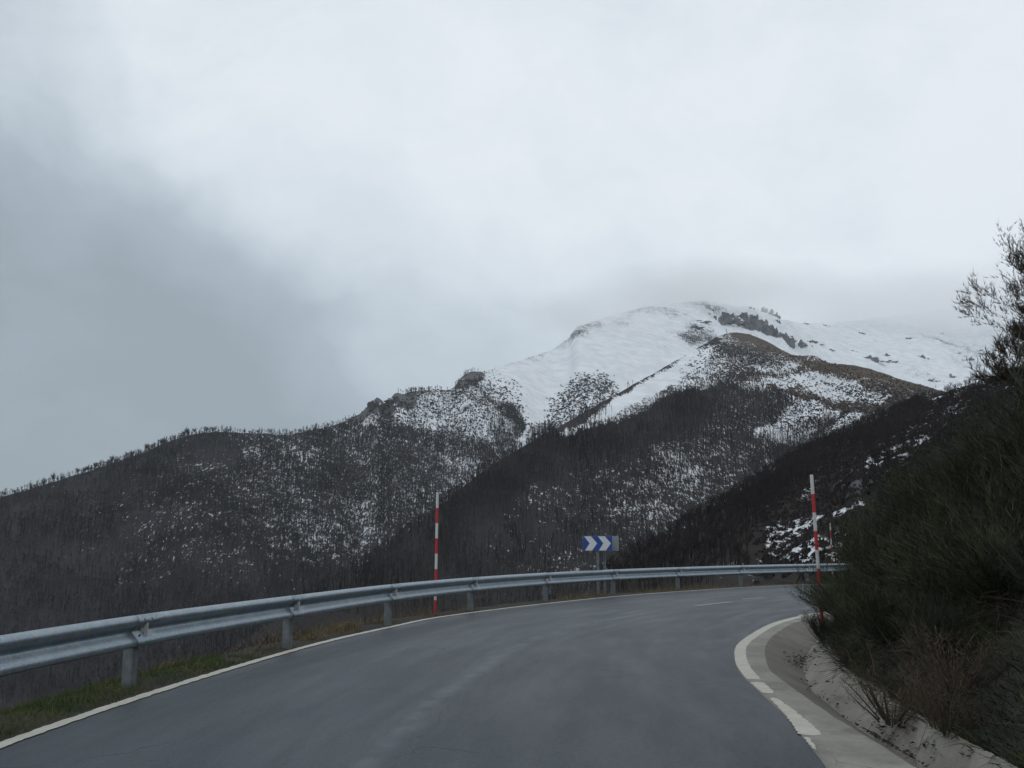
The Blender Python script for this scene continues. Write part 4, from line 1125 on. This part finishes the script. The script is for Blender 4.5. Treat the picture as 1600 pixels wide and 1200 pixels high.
# bare bush at the top right
def bare_bush(loc, label):
    r = random.Random(19); root = empty('bare_bush', loc); tr = MB(); tips = []

    def grow(p, d_, L, rad, lvl):
        pts = [p]; rr = [rad]; n = 5
        for k in range(n):
            d_ = (d_ + Vector((r.gauss(0, .16), r.gauss(0, .16), r.gauss(.06, .10)))).normalized(); p = p + d_ * L / n; pts.append(p); rr.append(rad * (1 - .62 * (k + 1) / n))
            if lvl < 4 and k >= 1:
                for _ in range(2 if lvl < 2 else 1 + (r.random() < .4)):
                    a_ = d_.orthogonal().normalized(); a_.rotate(Matrix.Rotation(r.uniform(0, 6.28), 3, d_)); grow(p, (d_ + a_ * r.uniform(.5, 1.0) + Vector((0, 0, .25))).normalized(), L * r.uniform(.42, .62), rr[-1] * .62, lvl + 1)
        (tr if lvl == 0 else br).tube(pts, rr, 5 if lvl < 2 else 3, False)
        if lvl >= 3: tips.append((pts[-1], d_)); tips.append((pts[2], d_)); tips.append((pts[3], d_))
    br = MB()
    for d_, L in (((-.38, .1, 1), 1.9), ((-.75, -.1, .62), 1.35), ((.1, .2, 1), 2.2), ((-.62, .25, .95), 1.7), ((-.95, .1, .3), .95), ((.4, 0, 1), 1.8)):
        grow(Vector((r.uniform(-.08, .08), r.uniform(-.08, .08), -.15)), Vector(d_).normalized(), L, .026, 0)
    for nm, m_ in (('stem', tr), ('branch', br)):
        o = m_.build(nm, M_stem, root); o.data.attributes.new('tone', 'FLOAT', 'POINT').data.foreach_set('value', np.full(len(o.data.vertices), .12, np.float32))
    k = 4; n = len(tips) * k; rr_ = np.random.default_rng(3)
    base = np.repeat(np.array([tuple(q[0]) for q in tips]), k, 0); dv = np.repeat(np.array([tuple(q[1]) for q in tips]), k, 0) + rr_.normal(0, .38, (n, 3)); dv[:, 2] += .35
    o = blades('twig', base, dv, rr_.uniform(.035, .11, n), np.full(n, .0075), M_stem, root, 2, 0, 3, .4)
    root.scale = (.82, .82, .82); tag(root, label, 'bush'); return root


bb_ = bare_bush(Vector(at(1765, 690, 10.8)), 'bare twiggy bush reaching into the sky at the right edge')

# ------------------------------------------------------------------ haze
lo = np.array([-8000, -8000, -275.0]); hi = np.array([8000, 8000, 1720.0])
b_ = MB(); b_.box(tuple((lo + hi) / 2), tuple(hi - lo)); hz_ = b_.build('haze', None)
hm = bpy.data.materials.new('haze_air'); hm.use_nodes = True; t = NT(hm.node_tree); out = t.new('ShaderNodeOutputMaterial')
pv = t.new('ShaderNodeVolumePrincipled'); pv.inputs['Color'].default_value = (.90, .95, 1, 1); pv.inputs['Density'].default_value = .00004; pv.inputs['Anisotropy'].default_value = 0
t.l.new(pv.outputs[0], out.inputs['Volume']); hz_.data.materials.append(hm); tag(hz_, 'thin grey haze filling the valley air', 'haze', kind='stuff')


def cloud(loc, rad, dens_, label, seed):  # soft-edged cloud lying on the high ridges, overlapping the haze box
    bm = bmesh.new(); bmesh.ops.create_icosphere(bm, subdivisions=3, radius=1)
    me = bpy.data.meshes.new('cloud'); bm.to_mesh(me); bm.free()
    o = bpy.data.objects.new('cloud', me); C.objects.link(o); o.location = loc; o.scale = rad
    m_ = bpy.data.materials.new('cloud_air'); m_.use_nodes = True; t = NT(m_.node_tree); out = t.new('ShaderNodeOutputMaterial')
    O = t.new('ShaderNodeTexCoord').outputs['Object']; rr_ = t.vmath('LENGTH', O, out=1)
    n = t.noise(t.vmath('ADD', O, (seed, 0, 0)), 1.6, 4, .6)
    f = t.math('MULTIPLY', t.ss(t.math('ADD', rr_, t.math('MULTIPLY_ADD', n, -.9, .45)), .85, .0), t.ss(rr_, .98, .7))
    v_ = t.new('ShaderNodeVolumePrincipled'); v_.inputs['Color'].default_value = (1, 1, 1, 1); v_.inputs['Anisotropy'].default_value = .6
    t.l.new(t.math('MULTIPLY', f, dens_), v_.inputs['Density']); t.l.new(v_.outputs[0], out.inputs['Volume'])
    me.materials.append(m_); tag(o, label, 'cloud', kind='stuff'); return o


cloud(at(1110, 460, 3150), (560, 420, 125), .0080, 'thin cloud drifting over the rounded snowy summit', 1)
cloud(at(1480, 492, 3950), (1250, 600, 260), .0045, 'cloud veiling the snowy cirque right of the summit', 2)
cloud(at(930, 490, 2650), (320, 300, 90), .0040, 'wisp of cloud along the ridge left of the summit', 3)
